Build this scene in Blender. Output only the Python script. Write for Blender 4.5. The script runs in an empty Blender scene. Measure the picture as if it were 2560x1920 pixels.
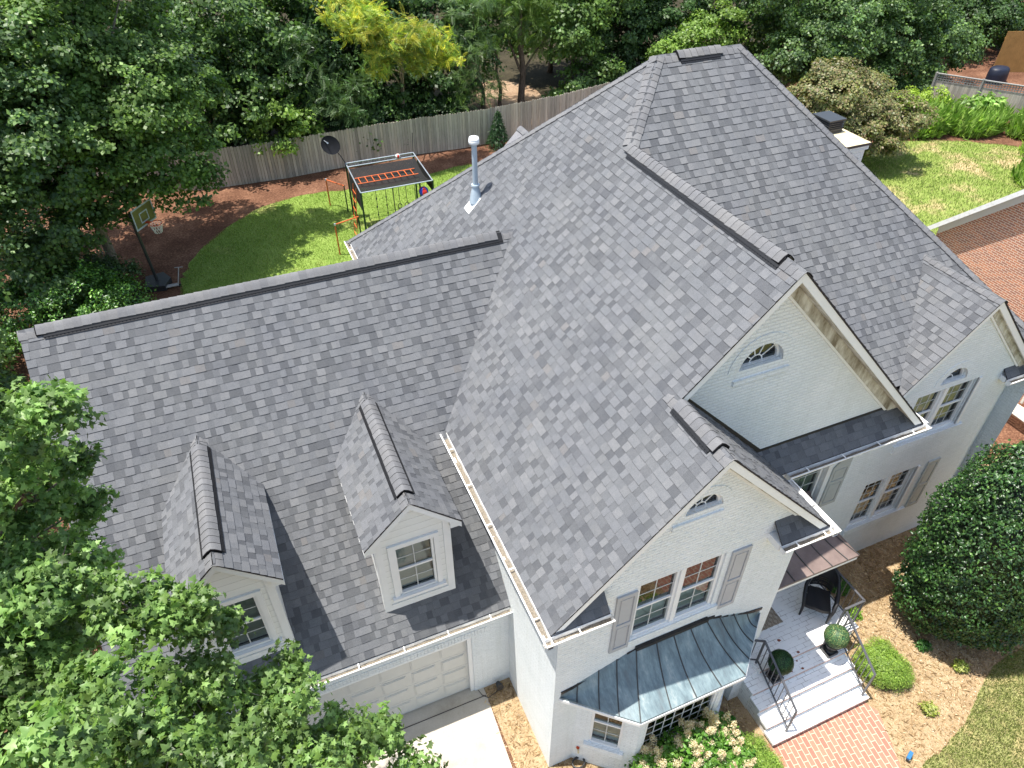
import bpy, math, random
import numpy as np
from mathutils import Vector, Matrix
from mathutils.geometry import tessellate_polygon
R=math.radians
ZE=5.45            # all coordinates below use the main eave as z=0; the ground is 5.45 m lower, everything is lifted at the end
G=-5.45
sc=bpy.context.scene; col=sc.collection
# ---------------------------------------------------------------- camera, world, sun
yaw,pitch,roll=.3990,.7011,-.0023
fw=Vector((math.sin(yaw)*math.cos(pitch),math.cos(yaw)*math.cos(pitch),-math.sin(pitch)))
rt=Vector((math.cos(yaw),-math.sin(yaw),0)); up=rt.cross(fw)
r2=rt*math.cos(roll)+up*math.sin(roll); u2=-rt*math.sin(roll)+up*math.cos(roll)
cd=bpy.data.cameras.new('camera'); cam=bpy.data.objects.new('camera',cd); col.objects.link(cam)
cd.sensor_fit='HORIZONTAL'; cd.sensor_width=36; cd.lens=1802.26/2560*36; cd.clip_end=600; cd.clip_start=.1
M=Matrix.Identity(4)
for i in range(3):
    M[i][0]=r2[i]; M[i][1]=u2[i]; M[i][2]=-fw[i]
M.translation=Vector((-2.702,-12.932,9.557+ZE)); cam.matrix_world=M
sc.camera=cam
sc.render.resolution_x=1024; sc.render.resolution_y=768
w=bpy.data.worlds.new("World"); sc.world=w; w.use_nodes=True
nt=w.node_tree; bg=nt.nodes['Background']; sky=nt.nodes.new('ShaderNodeTexSky'); sky.sky_type='NISHITA'; sky.sun_disc=False
SD=Vector((-.245,.085,1)).normalized()       # towards the sun
sky.sun_elevation=math.asin(SD.z); sky.sun_rotation=math.atan2(SD.x,SD.y)
sky.air_density=1.2; sky.dust_density=1.5
hs=nt.nodes.new('ShaderNodeHueSaturation'); hs.inputs['Saturation'].default_value=.9; nt.links.new(sky.outputs[0],hs.inputs['Color']); nt.links.new(hs.outputs[0],bg.inputs[0]); bg.inputs[1].default_value=.14
sl=bpy.data.lights.new('sun','SUN'); sl.energy=5.0; sl.angle=R(.5); sl.color=(1,.955,.89)
so=bpy.data.objects.new('sun',sl); col.objects.link(so); so.rotation_euler=SD.to_track_quat('Z','Y').to_euler(); so.location=(0,0,40)
sc.view_settings.view_transform='Standard'; sc.view_settings.look='None'; sc.view_settings.exposure=.84; sc.view_settings.gamma=1
sc.render.engine='CYCLES'; sc.cycles.max_bounces=6; sc.cycles.transparent_max_bounces=8; sc.cycles.diffuse_bounces=3
# ---------------------------------------------------------------- materials
MT={}
class NB:
    def __init__(s,name,rough=.8,spec=.3):
        s.m=bpy.data.materials.new(name); s.m.use_nodes=True; s.t=s.m.node_tree; s.b=s.t.nodes['Principled BSDF']
        s.b.inputs['Roughness'].default_value=rough; s.b.inputs['Specular IOR Level'].default_value=spec; MT[name]=s.m
    def n(s,ty,**k):
        x=s.t.nodes.new(ty)
        for a,v in k.items():
            if a in x.inputs.keys(): x.inputs[a].default_value=v
            else: setattr(x,a,v)
        return x
    def l(s,a,b): s.t.links.new(a,b)
    def uv(s,sx=1,sy=1,rot=0):
        u=s.n('ShaderNodeUVMap'); m=s.n('ShaderNodeMapping'); s.l(u.outputs[0],m.inputs[0]); m.inputs['Scale'].default_value=(sx,sy,1); m.inputs['Rotation'].default_value=(0,0,rot); return m.outputs[0]
    def pos(s,sx=1,sy=1,sz=1):
        u=s.n('ShaderNodeNewGeometry'); m=s.n('ShaderNodeMapping'); s.l(u.outputs['Position'],m.inputs[0]); m.inputs['Scale'].default_value=(sx,sy,sz); return m.outputs[0]
    def noise(s,vec,scale,detail=4,rough=.6):
        x=s.n('ShaderNodeTexNoise'); s.l(vec,x.inputs['Vector']); x.inputs['Scale'].default_value=scale; x.inputs['Detail'].default_value=detail; x.inputs['Roughness'].default_value=rough; return x.outputs['Fac']
    def ramp(s,fac,stops):
        x=s.n('ShaderNodeValToRGB'); s.l(fac,x.inputs[0]); e=x.color_ramp.elements
        while len(e)<len(stops): e.new(.5)
        for i,(p,c) in enumerate(stops): e[i].position=p; e[i].color=(*c,1) if len(c)==3 else c
        return x.outputs[0]
    def mix(s,fac,a,b,mode='MIX'):
        x=s.n('ShaderNodeMix',data_type='RGBA',blend_type=mode)
        for inp,v in ((0,fac),(6,a),(7,b)):
            if isinstance(v,(int,float)): x.inputs[inp].default_value=v
            elif isinstance(v,tuple): x.inputs[inp].default_value=(*v,1)
            else: s.l(v,x.inputs[inp])
        return x.outputs[2]
    def math(s,op,a,b):
        x=s.n('ShaderNodeMath',operation=op)
        for i,v in enumerate((a,b)):
            if isinstance(v,(int,float)): x.inputs[i].default_value=v
            else: s.l(v,x.inputs[i])
        return x.outputs[0]
    def col(s,c):
        if isinstance(c,tuple): s.b.inputs['Base Color'].default_value=(*c,1)
        else: s.l(c,s.b.inputs['Base Color'])
    def bump(s,h,strength=.3,dist=.01):
        x=s.n('ShaderNodeBump'); x.inputs['Strength'].default_value=strength; x.inputs['Distance'].default_value=dist; s.l(h,x.inputs['Height']); s.l(x.outputs[0],s.b.inputs['Normal'])
    def attr(s):
        x=s.n('ShaderNodeVertexColor'); x.layer_name='Col'; return x.outputs[0]
def plain(name,c,rough=.6,spec=.3,metal=0,var=.15,scale=6):
    b=NB(name,rough,spec); b.b.inputs['Metallic'].default_value=metal
    f=b.noise(b.pos(),scale,5); lo=tuple(x*(1-var) for x in c); hi=tuple(min(1,x*(1+var)) for x in c)
    b.col(b.ramp(f,[(.3,lo),(.7,hi)])); return b.m
def shingle_mat(name,mul=1.0):
    b=NB(name,.92,.15); p=b.pos()
    a=b.attr(); gr=b.noise(p,260,2,.7); big=b.noise(p,.9,3); med=b.noise(p,14,4)
    c=b.mix(.55,a,b.ramp(gr,[(.32,(.35,.35,.35)),(.68,(1.65,1.65,1.65))]),'MULTIPLY')
    c=b.mix(1,c,b.ramp(big,[(.3,(.93,.93,.95)),(.7,(1.07,1.06,1.04))]),'MULTIPLY')
    c=b.mix(.5,c,b.ramp(med,[(.3,(.85,.86,.87)),(.72,(1.12,1.1,1.08))]),'MULTIPLY')
    b.col(c); b.bump(gr,.35,.004); return b.m
shingle_mat('shingle')
def brick_mat(name,c1,c2,mortar,bw=.213,bh=.0677,ms=.009,paint=False,bumpd=.006,rot=0,lin=.75):
    b=NB(name,.75 if paint else .9,.3 if paint else .15)
    v=b.uv(1,1,rot); x=b.n('ShaderNodeTexBrick'); b.l(v,x.inputs['Vector'])
    x.inputs['Scale'].default_value=1; x.inputs['Brick Width'].default_value=bw; x.inputs['Row Height'].default_value=bh; x.inputs['Mortar Size'].default_value=ms
    x.inputs['Mortar Smooth'].default_value=.3; x.inputs['Bias'].default_value=0; x.offset=.5
    x.inputs['Color1'].default_value=(*c1,1); x.inputs['Color2'].default_value=(*c2,1); x.inputs['Mortar'].default_value=(*mortar,1)
    f=b.noise(b.pos(),1.3,6,.65); f2=b.noise(b.pos(),45,3)
    c=b.mix(.6,x.outputs['Color'],b.ramp(f,[(.25,(.86,.88,.87)),(.7,(1.05,1.04,1.03))]),'MULTIPLY')
    c=b.mix(.5,c,b.ramp(f2,[(.3,(.8,.8,.8)),(.7,(1.15,1.15,1.15))]),'MULTIPLY')
    st=b.noise(b.pos(4,4,.35),1.5,7,.7); c=b.mix(.3 if paint else 0,c,b.ramp(st,[(.30,(.80,.80,.76)),(.5,(1,1,1))]),'MULTIPLY'); b.col(c)
    h=b.math('SUBTRACT',1.0,x.outputs['Fac']); h=b.math('ADD',h,b.math('MULTIPLY',f2,.5)); b.bump(h,lin,bumpd); return b.m
brick_mat('painted_brick',(.80,.835,.84),(.76,.795,.80),(.75,.785,.79),paint=True,bumpd=.012,lin=1.0)
brick_mat('red_brick',(.60,.25,.14),(.38,.17,.12),(.80,.72,.58),lin=.5)
brick_mat('path_brick',(.42,.195,.135),(.34,.15,.11),(.50,.41,.30),bw=.225,bh=.11,ms=.009,lin=.4,rot=R(98))
b=NB('white_paint',.5,.4); f=b.noise(b.pos(),3,6); b.col(b.ramp(f,[(.3,(.74,.75,.73)),(.7,(.80,.80,.78))]))
b=NB('gutter_white',.35,.5); f=b.noise(b.pos(),9,5); b.col(b.ramp(f,[(.25,(.66,.65,.62)),(.5,(.82,.82,.80))]))
b=NB('weathered_paint',.7,.3); f=b.noise(b.pos(3,3,1),1.6,8,.72); b.col(b.ramp(f,[(.34,(.20,.17,.12)),(.5,(.46,.44,.37)),(.62,(.66,.66,.60))]))
b=NB('siding',.55,.35); v=b.pos(); s_=b.n('ShaderNodeSeparateXYZ'); b.l(v,s_.inputs[0]); fr=b.math('FRACT',b.math('MULTIPLY',s_.outputs[2],6.0),0); b.col(b.ramp(fr,[(.0,(.42,.42,.40)),(.07,(.76,.77,.74)),(1,(.79,.80,.77))])); b.bump(fr,.5,.012)
plain('black_vent',(.012,.012,.013),.5,.4); plain('debris',(.19,.165,.13),.95,.1,var=.6,scale=60)
plain('shutter_gray',(.40,.41,.42),.55,.3,var=.04); plain('shutter_gray_pale',(.42,.44,.42),.55,.3,var=.05)
plain('garage_door',(.60,.59,.54),.5,.35,var=.03); plain('dark_metal',(.03,.032,.035),.4,.5); plain('rail_iron',(.075,.075,.08),.45,.5)
plain('galv',(.42,.47,.52),.35,.5,.5,var=.1); plain('pipe_gray',(.42,.50,.56),.4,.45,.2,var=.08); plain('lead_flash',(.7,.72,.72),.45,.5,var=.2)
plain('tin_white',(.78,.80,.79),.4,.4,var=.05); plain('cap_concrete',(.55,.47,.30),.9,.2,var=.35,scale=4); plain('interior',(.03,.035,.035),.9,.1)
plain('blind',(.55,.60,.60),.7,.2,var=.05); plain('muntin_gray',(.52,.54,.52),.6,.3); plain('curtain',(.50,.52,.49),.9,.1,var=.1); plain('orange_paint',(.50,.11,.03),.45,.4); plain('green_post',(.01,.035,.02),.4,.4)
plain('net_black',(.018,.018,.018),.8,.2); plain('red_plastic',(.6,.03,.02),.4,.4); plain('blue_plastic',(.02,.06,.45),.4,.4); plain('white_plastic',(.75,.75,.72),.4,.4); plain('tan_rope',(.4,.35,.25),.9,.1)
plain('dish_black',(.012,.013,.016),.85,.1); plain('wicker',(.018,.018,.02),.55,.35,var=.4,scale=120); plain('pot_black',(.015,.015,.017),.35,.5); plain('soil',(.05,.035,.02),.95,.1,var=.4)
plain('mat_fiber',(.42,.36,.28),.95,.1,var=.2,scale=80); plain('mat_rope',(.13,.085,.05),.95,.1); plain('spot_blue',(.03,.14,.30),.35,.5); plain('cushion',(.06,.065,.085),.9,.1); plain('teak_white',(.6,.57,.50),.6,.3,var=.2)
plain('rim_orange',(.5,.06,.02),.5,.3); plain('board_glass',(.12,.11,.04),.3,.5); plain('board_line',(.36,.40,.46),.4,.4); plain('board_blue',(.06,.09,.25),.4,.4); plain('tarp_navy',(.01,.014,.03),.5,.4); plain('board_wood',(.42,.24,.08),.7,.2,var=.12,scale=3)  # board_glass and board_line darkened to stand in for tree shade on the hoop
plain('flash_dark',(.02,.018,.018),.5,.4,var=.3); plain('gray_plastic',(.35,.33,.30),.6,.3); plain('nosing_wear',(.50,.38,.34),.9,.1,var=.5,scale=25); plain('brick_chip',(.22,.07,.045),.9,.1)
b=NB('chip_white',.6,.3); v=b.uv(); x=b.n('ShaderNodeTexBrick'); b.l(v,x.inputs['Vector']); x.inputs['Scale'].default_value=1; x.inputs['Brick Width'].default_value=.213; x.inputs['Row Height'].default_value=.1; x.inputs['Mortar Size'].default_value=.006; x.inputs['Mortar Smooth'].default_value=.6
x.inputs['Color1'].default_value=(.85,.85,.83,1); x.inputs['Color2'].default_value=(.82,.82,.80,1); x.inputs['Mortar'].default_value=(.30,.27,.25,1)
f=b.noise(b.pos(),5,5); msk=b.ramp(f,[(.42,(0,0,0)),(.6,(1,1,1))]); c=b.mix(msk,(.84,.84,.82),x.outputs['Color']); f3=b.noise(b.pos(),11,6,.7); c=b.mix(b.ramp(f3,[(.70,(0,0,0)),(.72,(1,1,1))]),c,(.22,.10,.07)); b.col(c); b.bump(x.outputs['Fac'],-.4,.006)
b=NB('copper_patina',.5,.35); b.b.inputs['Metallic'].default_value=.0; f=b.noise(b.pos(2.6,1.0,1.0),1.6,8,.72); f2=b.noise(b.pos(12,2.2,2.2),2.4,6,.7); c=b.ramp(f,[(.30,(.105,.125,.135)),(.45,(.13,.18,.20)),(.56,(.18,.245,.265)),(.68,(.30,.345,.345))]); c=b.mix(.5,c,b.ramp(f2,[(.3,(.7,.72,.74)),(.68,(1.35,1.28,1.2))]),'MULTIPLY'); b.col(c)
b=NB('copper_brown',.5,.3); b.b.inputs['Metallic'].default_value=.0; f=b.noise(b.pos(),2.5,7,.7); b.col(b.ramp(f,[(.3,(.13,.095,.085)),(.7,(.22,.165,.145))]))
plain('copper_seam',(.05,.05,.05),.5,.4)
g=NB('glass',.04,.8); tr=g.n('ShaderNodeBsdfTransparent'); gl=g.n('ShaderNodeBsdfGlossy'); gl.inputs['Roughness'].default_value=.02; fr=g.n('ShaderNodeFresnel'); fr.inputs['IOR'].default_value=1.65; mx=g.n('ShaderNodeMixShader'); tr.inputs[0].default_value=(.62,.70,.68,1)
g.l(fr.outputs[0],mx.inputs[0]); g.l(tr.outputs[0],mx.inputs[1]); g.l(gl.outputs[0],mx.inputs[2]); g.l(mx.outputs[0],g.t.nodes['Material Output'].inputs[0])
b=NB('concrete',.85,.25); f=b.noise(b.pos(),1.1,7,.65); f2=b.noise(b.pos(),60,3); c=b.ramp(f,[(.28,(.34,.30,.24)),(.5,(.45,.41,.34)),(.7,(.51,.47,.40))]); b.col(b.mix(.4,c,b.ramp(f2,[(.3,(.8,.8,.8)),(.7,(1.15,1.15,1.15))]),'MULTIPLY')); b.bump(f2,.2,.004)
def ground_mat(name,stops,sc1,sc2,stretch=(1,1),patch=None,bd=.03):
    b=NB(name,.95,.1); p=b.pos(stretch[0],stretch[1],1); f=b.noise(p,sc2,8,.75); f1=b.noise(b.pos(),sc1,5,.6)
    c=b.ramp(b.math('ADD',b.math('MULTIPLY',f,.65),b.math('MULTIPLY',f1,.35)),stops)
    if patch: c=b.mix(b.ramp(b.noise(b.pos(),patch[0],6,.6),[(patch[1],(0,0,0)),(patch[1]+.14,(1,1,1))]),c,patch[2])
    b.col(c); b.bump(f,.6,bd); return b.m
ground_mat('pine_straw_ground',[(.36,(.19,.125,.065)),(.5,(.34,.245,.14)),(.64,(.46,.36,.235))],2.5,34,(1,1))
ground_mat('woodland_floor',[(.36,(.05,.024,.014)),(.5,(.135,.066,.040)),(.64,(.30,.165,.10))],.7,12,(1,1.2))
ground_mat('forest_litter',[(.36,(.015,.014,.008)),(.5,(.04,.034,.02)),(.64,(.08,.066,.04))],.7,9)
ground_mat('clearing_soil',[(.36,(.14,.085,.05)),(.5,(.28,.19,.12)),(.64,(.42,.32,.22))],.7,9)
ground_mat('lawn_bright',[(.36,(.10,.16,.03)),(.5,(.17,.25,.05)),(.64,(.26,.34,.09))],.9,14,patch=(.35,.58,(.34,.32,.12)))
ground_mat('lawn_dry',[(.36,(.11,.16,.03)),(.5,(.20,.26,.06)),(.64,(.32,.34,.12))],.8,12,patch=(.45,.50,(.44,.33,.18)))
ground_mat('lawn_front',[(.36,(.12,.14,.04)),(.5,(.24,.25,.09)),(.64,(.40,.37,.18))],2.2,30,patch=(1.6,.5,(.40,.33,.16)))
b=NB('fence_wood',.9,.15); p=b.pos(); s_=b.n('ShaderNodeSeparateXYZ'); b.l(p,s_.inputs[0]); a=b.attr(); f=b.noise(b.pos(9,9,.8),2,6,.7); c=b.mix(.7,a,b.ramp(f,[(.3,(.65,.64,.62)),(.7,(1.3,1.28,1.22))]),'MULTIPLY'); b.col(c)
b=NB('bark',.95,.1); f=b.noise(b.pos(6,6,1.2),3,8,.75); b.col(b.ramp(f,[(.35,(.05,.035,.025)),(.65,(.20,.15,.11))])); b.bump(f,.8,.04)
b=NB('bark_pale',.95,.1); f=b.noise(b.pos(6,6,1.2),3,8,.75); b.col(b.ramp(f,[(.35,(.15,.12,.09)),(.65,(.36,.31,.25))])); b.bump(f,.8,.03)
def leaf_mat(name,rough=.45,trans=.35,spec=.4):
    b=NB(name,rough,spec); a=b.attr(); b.col(a); t=b.n('ShaderNodeBsdfTranslucent'); tc=b.mix(1,a,(1.35,1.5,.7),'MULTIPLY'); b.l(tc,t.inputs[0])
    mx=b.n('ShaderNodeMixShader'); mx.inputs[0].default_value=trans; b.l(b.b.outputs[0],mx.inputs[1]); b.l(t.outputs[0],mx.inputs[2]); b.l(mx.outputs[0],b.t.nodes['Material Output'].inputs[0])
leaf_mat('leaf'); leaf_mat('leaf_glossy',.38,.15,.5); leaf_mat('flower',.8,.3,.2); leaf_mat('blade',.7,.4,.2)
# ---------------------------------------------------------------- mesh builder
class MB:
    def __init__(s): s.v=[]; s.f=[]; s.c=[]; s.uvs=[]; s.smooth=[]
    def face(s,pts,c=(1,1,1),uv=None,sm=False):
        i=len(s.v); s.v+= [tuple(p) for p in pts]; s.f.append(tuple(range(i,i+len(pts)))); s.c.append(c); s.uvs.append(uv); s.smooth.append(sm)
    def grid(s,rows,c=(1,1,1),sm=True,close=False):
        i=len(s.v); n=len(rows[0])
        for r in rows: s.v+=[tuple(p) for p in r]
        for a in range(len(rows)-1):
            for b_ in range(n if close else n-1):
                b2=(b_+1)%n; s.f.append((i+a*n+b_,i+a*n+b2,i+(a+1)*n+b2,i+(a+1)*n+b_)); s.c.append(c); s.uvs.append(None); s.smooth.append(sm)
    def box(s,x0,x1,y0,y1,z0,z1,c=(1,1,1),fr=None):
        P=[(x,y,z) for z in(z0,z1) for y in(y0,y1) for x in(x0,x1)]
        if fr: P=[fr(*p) for p in P]
        for q in((0,2,3,1),(4,5,7,6),(0,1,5,4),(2,6,7,3),(0,4,6,2),(1,3,7,5)): s.face([P[i] for i in q],c)
    def prism(s,pts,a,b,axis,c=(1,1,1)):       # 2D polygon extruded along axis from a to b
        def mk(p,t): return {'y':(p[0],t,p[1]),'x':(t,p[0],p[1]),'z':(p[0],p[1],t)}[axis]
        A=[mk(p,a) for p in pts]; B=[mk(p,b) for p in pts]; s.face(A,c); s.face(B[::-1],c)
        n=len(pts)
        for i in range(n): j=(i+1)%n; s.face([A[i],B[i],B[j],A[j]],c)
    def tube(s,pts,rad,n=8,c=(1,1,1),cap=True):
        pts=[Vector(p) for p in pts]; rad=rad if isinstance(rad,(list,tuple)) else [rad]*len(pts); rows=[]
        prev=None
        for i,p in enumerate(pts):
            d=(pts[min(i+1,len(pts)-1)]-pts[max(i-1,0)]).normalized()
            if prev is None: a=d.orthogonal().normalized()
            else:
                a=prev-d*prev.dot(d); a=a.normalized() if a.length>1e-6 else d.orthogonal().normalized()
            prev=a; b_=d.cross(a)
            rows.append([p+(a*math.cos(t)+b_*math.sin(t))*rad[i] for t in [2*math.pi*k/n for k in range(n)]])
        s.grid(rows,c,True,True)
        if cap: s.face(rows[0][::-1],c); s.face(rows[-1],c)
    def bar(s,a,b,w,h=None,c=(1,1,1)):      # square bar between two points
        a=Vector(a); b=Vector(b); d=(b-a).normalized(); h=h or w
        x=d.cross(Vector((0,0,1))); x=x.normalized() if x.length>1e-4 else Vector((1,0,0)); y=x.cross(d)
        R0=[a+x*sx*w/2+y*sy*h/2 for sx,sy in((-1,-1),(1,-1),(1,1),(-1,1))]; R1=[p+(b-a) for p in R0]
        s.face(R0[::-1],c); s.face(R1,c)
        for i in range(4): j=(i+1)%4; s.face([R0[i],R0[j],R1[j],R1[i]],c)
    def build(s,name,mat,parent=None,loc=None):
        o0=Vector((0,0,0))
        if parent is not None:
            p=parent
            while p is not None: o0=o0+p.location; p=p.parent
        if loc is not None: o0=Vector(loc)
        me=bpy.data.meshes.new(name); V=np.array(s.v,dtype=np.float32)-np.array(o0,dtype=np.float32)
        me.from_pydata(V.tolist(),[],s.f)
        mats=mat if isinstance(mat,list) else [mat]
        for m in mats: me.materials.append(MT[m])
        me.polygons.foreach_set('use_smooth',s.smooth)
        ca=me.color_attributes.new('Col','FLOAT_COLOR','CORNER'); uvl=me.uv_layers.new(name='UVMap')
        cc=[];uu=[]
        for f,c,uv in zip(s.f,s.c,s.uvs):
            if uv is None:
                p=[s.v[i] for i in f]; n=Vector((0,0,0))
                for k in range(len(p)): n+=Vector(p[k]).cross(Vector(p[(k+1)%len(p)]))
                ax=max(range(3),key=lambda k:abs(n[k])); ij={0:(1,2),1:(0,2),2:(0,1)}[ax]
                uv=[(q[ij[0]],q[ij[1]]) for q in p]
            for k in range(len(f)): cc+= [c[0],c[1],c[2],1.0]; uu+=[uv[k][0],uv[k][1]]
        ca.data.foreach_set('color',cc); uvl.data.foreach_set('uv',uu)
        o=bpy.data.objects.new(name,me); col.objects.link(o); o.parent=parent
        if loc is not None: o.location=loc
        return o
def tag(o,label=None,cat=None,group=None,kind=None):
    for k,v in (('label',label),('category',cat),('group',group),('kind',kind)):
        if v: o[k]=v
    return o
def thing(name,label,cat,loc,group=None):
    o=bpy.data.objects.new(name,None); col.objects.link(o); o.location=loc; o.empty_display_size=.3; return tag(o,label,cat,group)
def dup(o,parent=None,dloc=None,rz=None,sc_=None):
    c=o.copy(); col.objects.link(c); c.parent=parent
    if dloc is not None: c.location=dloc
    if rz is not None: c.rotation_euler=(0,0,rz)
    if sc_ is not None: c.scale=(sc_,)*3
    for ch in [x for x in o.children]: dup(ch,c)
    return c
# ---------------------------------------------------------------- roof geometry
m=1.036
def clip(poly,cv):
    out=poly
    n=len(cv)
    for i in range(n):
        a=cv[i]; b_=cv[(i+1)%n]; inp=out; out=[]
        if not inp: break
        for j in range(len(inp)):
            p=inp[j]; q=inp[(j+1)%len(inp)]
            sp=(b_[0]-a[0])*(p[1]-a[1])-(b_[1]-a[1])*(p[0]-a[0]); sq=(b_[0]-a[0])*(q[1]-a[1])-(b_[1]-a[1])*(q[0]-a[0])
            if sp>=-1e-9: out.append(p)
            if (sp>=0)!=(sq>=0) and abs(sp-sq)>1e-12:
                t=sp/(sp-sq); out.append((p[0]+(q[0]-p[0])*t,p[1]+(q[1]-p[1])*t))
    return out
PAL_HI=[(.150,.156,.165),(.147,.153,.162),(.155,.161,.170),(.144,.151,.160),(.150,.155,.161),(.166,.171,.178)]
PAL_LO=[(.098,.103,.111),(.120,.125,.133),(.107,.112,.119),(.130,.136,.144),(.143,.149,.157)]
TAN=(.158,.156,.156)
def shingles(mb,O,U,V,pieces,seed,e=.143,hi=1.0):
    """O origin on eave line, U unit along eave, V unit up slope; pieces: convex CCW polygons of (u,v)"""
    O=Vector(O);U=Vector(U).normalized();V=Vector(V).normalized();N=U.cross(V)
    if N.z<0: N=-N
    for cv in pieces:
        ar=sum(cv[i][0]*cv[(i+1)%len(cv)][1]-cv[(i+1)%len(cv)][0]*cv[i][1] for i in range(len(cv)))
        if ar<0: cv=cv[::-1]
        us=[p[0] for p in cv]; vs=[p[1] for p in cv]; u0,u1,v0,v1=min(us),max(us),min(vs),max(vs)
        for k in range(math.floor(v0/e),math.ceil(v1/e)):
            rg=random.Random(seed*7919+k); u=-25+rg.random()*.5; raised=rg.random()<.5
            while u<u1:
                wd=rg.choice((.10,.13,.15,.17,.21) if raised else (.09,.11,.13,.15,.18))
                rc=rg.random(); pal=PAL_HI if raised else PAL_LO; c=pal[int(rg.random()*len(pal))]
                if rc<.015: c=TAN
                elif rc<.12 and raised: c=PAL_LO[int(rg.random()*5)]
                j=.96+rg.random()*.08; j*=.90; c=(c[0]*j*hi,c[1]*j*hi,c[2]*j*hi)
                h0=.010 if raised else .004; hj=rg.random()*.0015
                a,bb=u,u+wd; u=bb; rs=raised; raised=not raised if rg.random()<.85 else raised
                if bb<u0 or a>u1: continue
                sl=.006 if rs else -.006
                q=[(a,k*e),(bb,k*e),(bb,(k+1)*e),(a,(k+1)*e)]
                p=clip(q,cv)
                if len(p)<3: continue
                def P(uu,vv): 
                    t=(vv/e-k); return O+U*uu+V*vv+N*((h0+hj)*(1-t)+.002)
                pts=[P(*x) for x in p]
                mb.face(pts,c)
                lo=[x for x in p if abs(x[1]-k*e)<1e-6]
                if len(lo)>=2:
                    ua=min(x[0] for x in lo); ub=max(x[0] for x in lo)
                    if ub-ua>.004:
                        d=(c[0]*.62,c[1]*.62,c[2]*.63)  # butt edge darkened, part of its shade put into the tab colour
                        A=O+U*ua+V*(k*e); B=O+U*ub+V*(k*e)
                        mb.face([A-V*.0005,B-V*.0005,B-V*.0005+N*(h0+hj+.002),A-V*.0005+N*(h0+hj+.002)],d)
                        # printed shade line, also painted as the shadow below each raised butt
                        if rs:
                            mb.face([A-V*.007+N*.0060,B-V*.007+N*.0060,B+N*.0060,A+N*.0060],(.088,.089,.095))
def plane_uv(O,U,V,pts):
    O=Vector(O);U=Vector(U).normalized();V=Vector(V).normalized(); return [((Vector(p)-O).dot(U),(Vector(p)-O).dot(V)) for p in pts]
def roof(name,parent,O,U,V,pieces3,seed,hi=1.0):
    mb=MB(); pcs=[plane_uv(O,U,V,p) for p in pieces3]; shingles(mb,O,U,V,pcs,seed,hi=hi)
    for p in pieces3:      # black underlayment just under the shingles
        mb.face([(q[0],q[1],q[2]-.004) for q in p],(.03,.03,.03)); mb.face([(q[0],q[1],q[2]-.03) for q in p][::-1],(.03,.03,.03))
        n=len(p)
        for i in range(n):
            a=p[i];b_=p[(i+1)%n]; mb.face([(a[0],a[1],a[2]-.03),(b_[0],b_[1],b_[2]-.03),(b_[0],b_[1],b_[2]+.003),(a[0],a[1],a[2]+.003)],(.045,.04,.04))
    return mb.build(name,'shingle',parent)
def caps(name,parent,A,B,DL,DR,w=.15,e=.14,lift=.0,seed=1,arch=.03,vr=None):
    """cap shingles from A (exposed end) to B; DL, DR: downslope dirs either side; vr: stretch (from A) that is raised on a ridge vent"""
    A=Vector(A);B=Vector(B);d=(B-A);L=d.length;d.normalize();DL=Vector(DL).normalized();DR=Vector(DR).normalized()
    U=(-(DL+DR)).normalized(); mb=MB(); rg=random.Random(seed); n=int(L/e)+1; was=False
    for i in range(n):
        t0=i*e; t1=min(L,(i+1)*e+.01)
        if t0>=L: break
        pal=[(.142,.145,.150),(.150,.152,.156),(.134,.137,.143),(.158,.160,.163),(.146,.147,.149)]; c=pal[int(rg.random()*5)]; j=.93+.14*rg.random(); c=tuple(x*j for x in c)
        jw=(rg.random()-.5)*.01
        on=vr is not None and vr[0]-.01<=t0<=vr[1]; lf=lift if (on or vr is None) else .008
        def sect(t,h,l_=lf):
            P=A+d*t+U*(l_+h); out=[]
            for k in range(11):
                s_=-1+k/5.0; D=DL if s_<0 else DR; a=abs(s_)*(w+jw)
                out.append(P+D*a+U*(-.030*math.exp(-(a/.055)**2)+.004))
            return out
        s0=sect(t0,.013+rg.random()*.003); s1=sect(t1,.004)
        mb.grid([s0,s1],c,True)
        first=on and not was
        sb=[p-U*(.06 if first else .010) for p in s0]; dk=(.008,.008,.009) if first else tuple(x*.55 for x in c)
        if first:
            mb.grid([[p-U*.022 for p in sb],[p-d*.012-U*.02 for p in s0]],dk,False)
            mb.grid([[p-d*.012-U*.02 for p in s0],[p-d*.012 for p in s0]],dk,False); mb.grid([[p-d*.012 for p in s0],[p+d*.004+U*.001 for p in s0]],dk,False)
        else: mb.grid([sb,s0],dk,False)
        for sd in (0,-1): mb.face([s0[sd],s1[sd],s1[sd]-U*.012,s0[sd]-U*.03],dk)
        was=on
    return mb.build(name,'shingle',parent)
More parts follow.
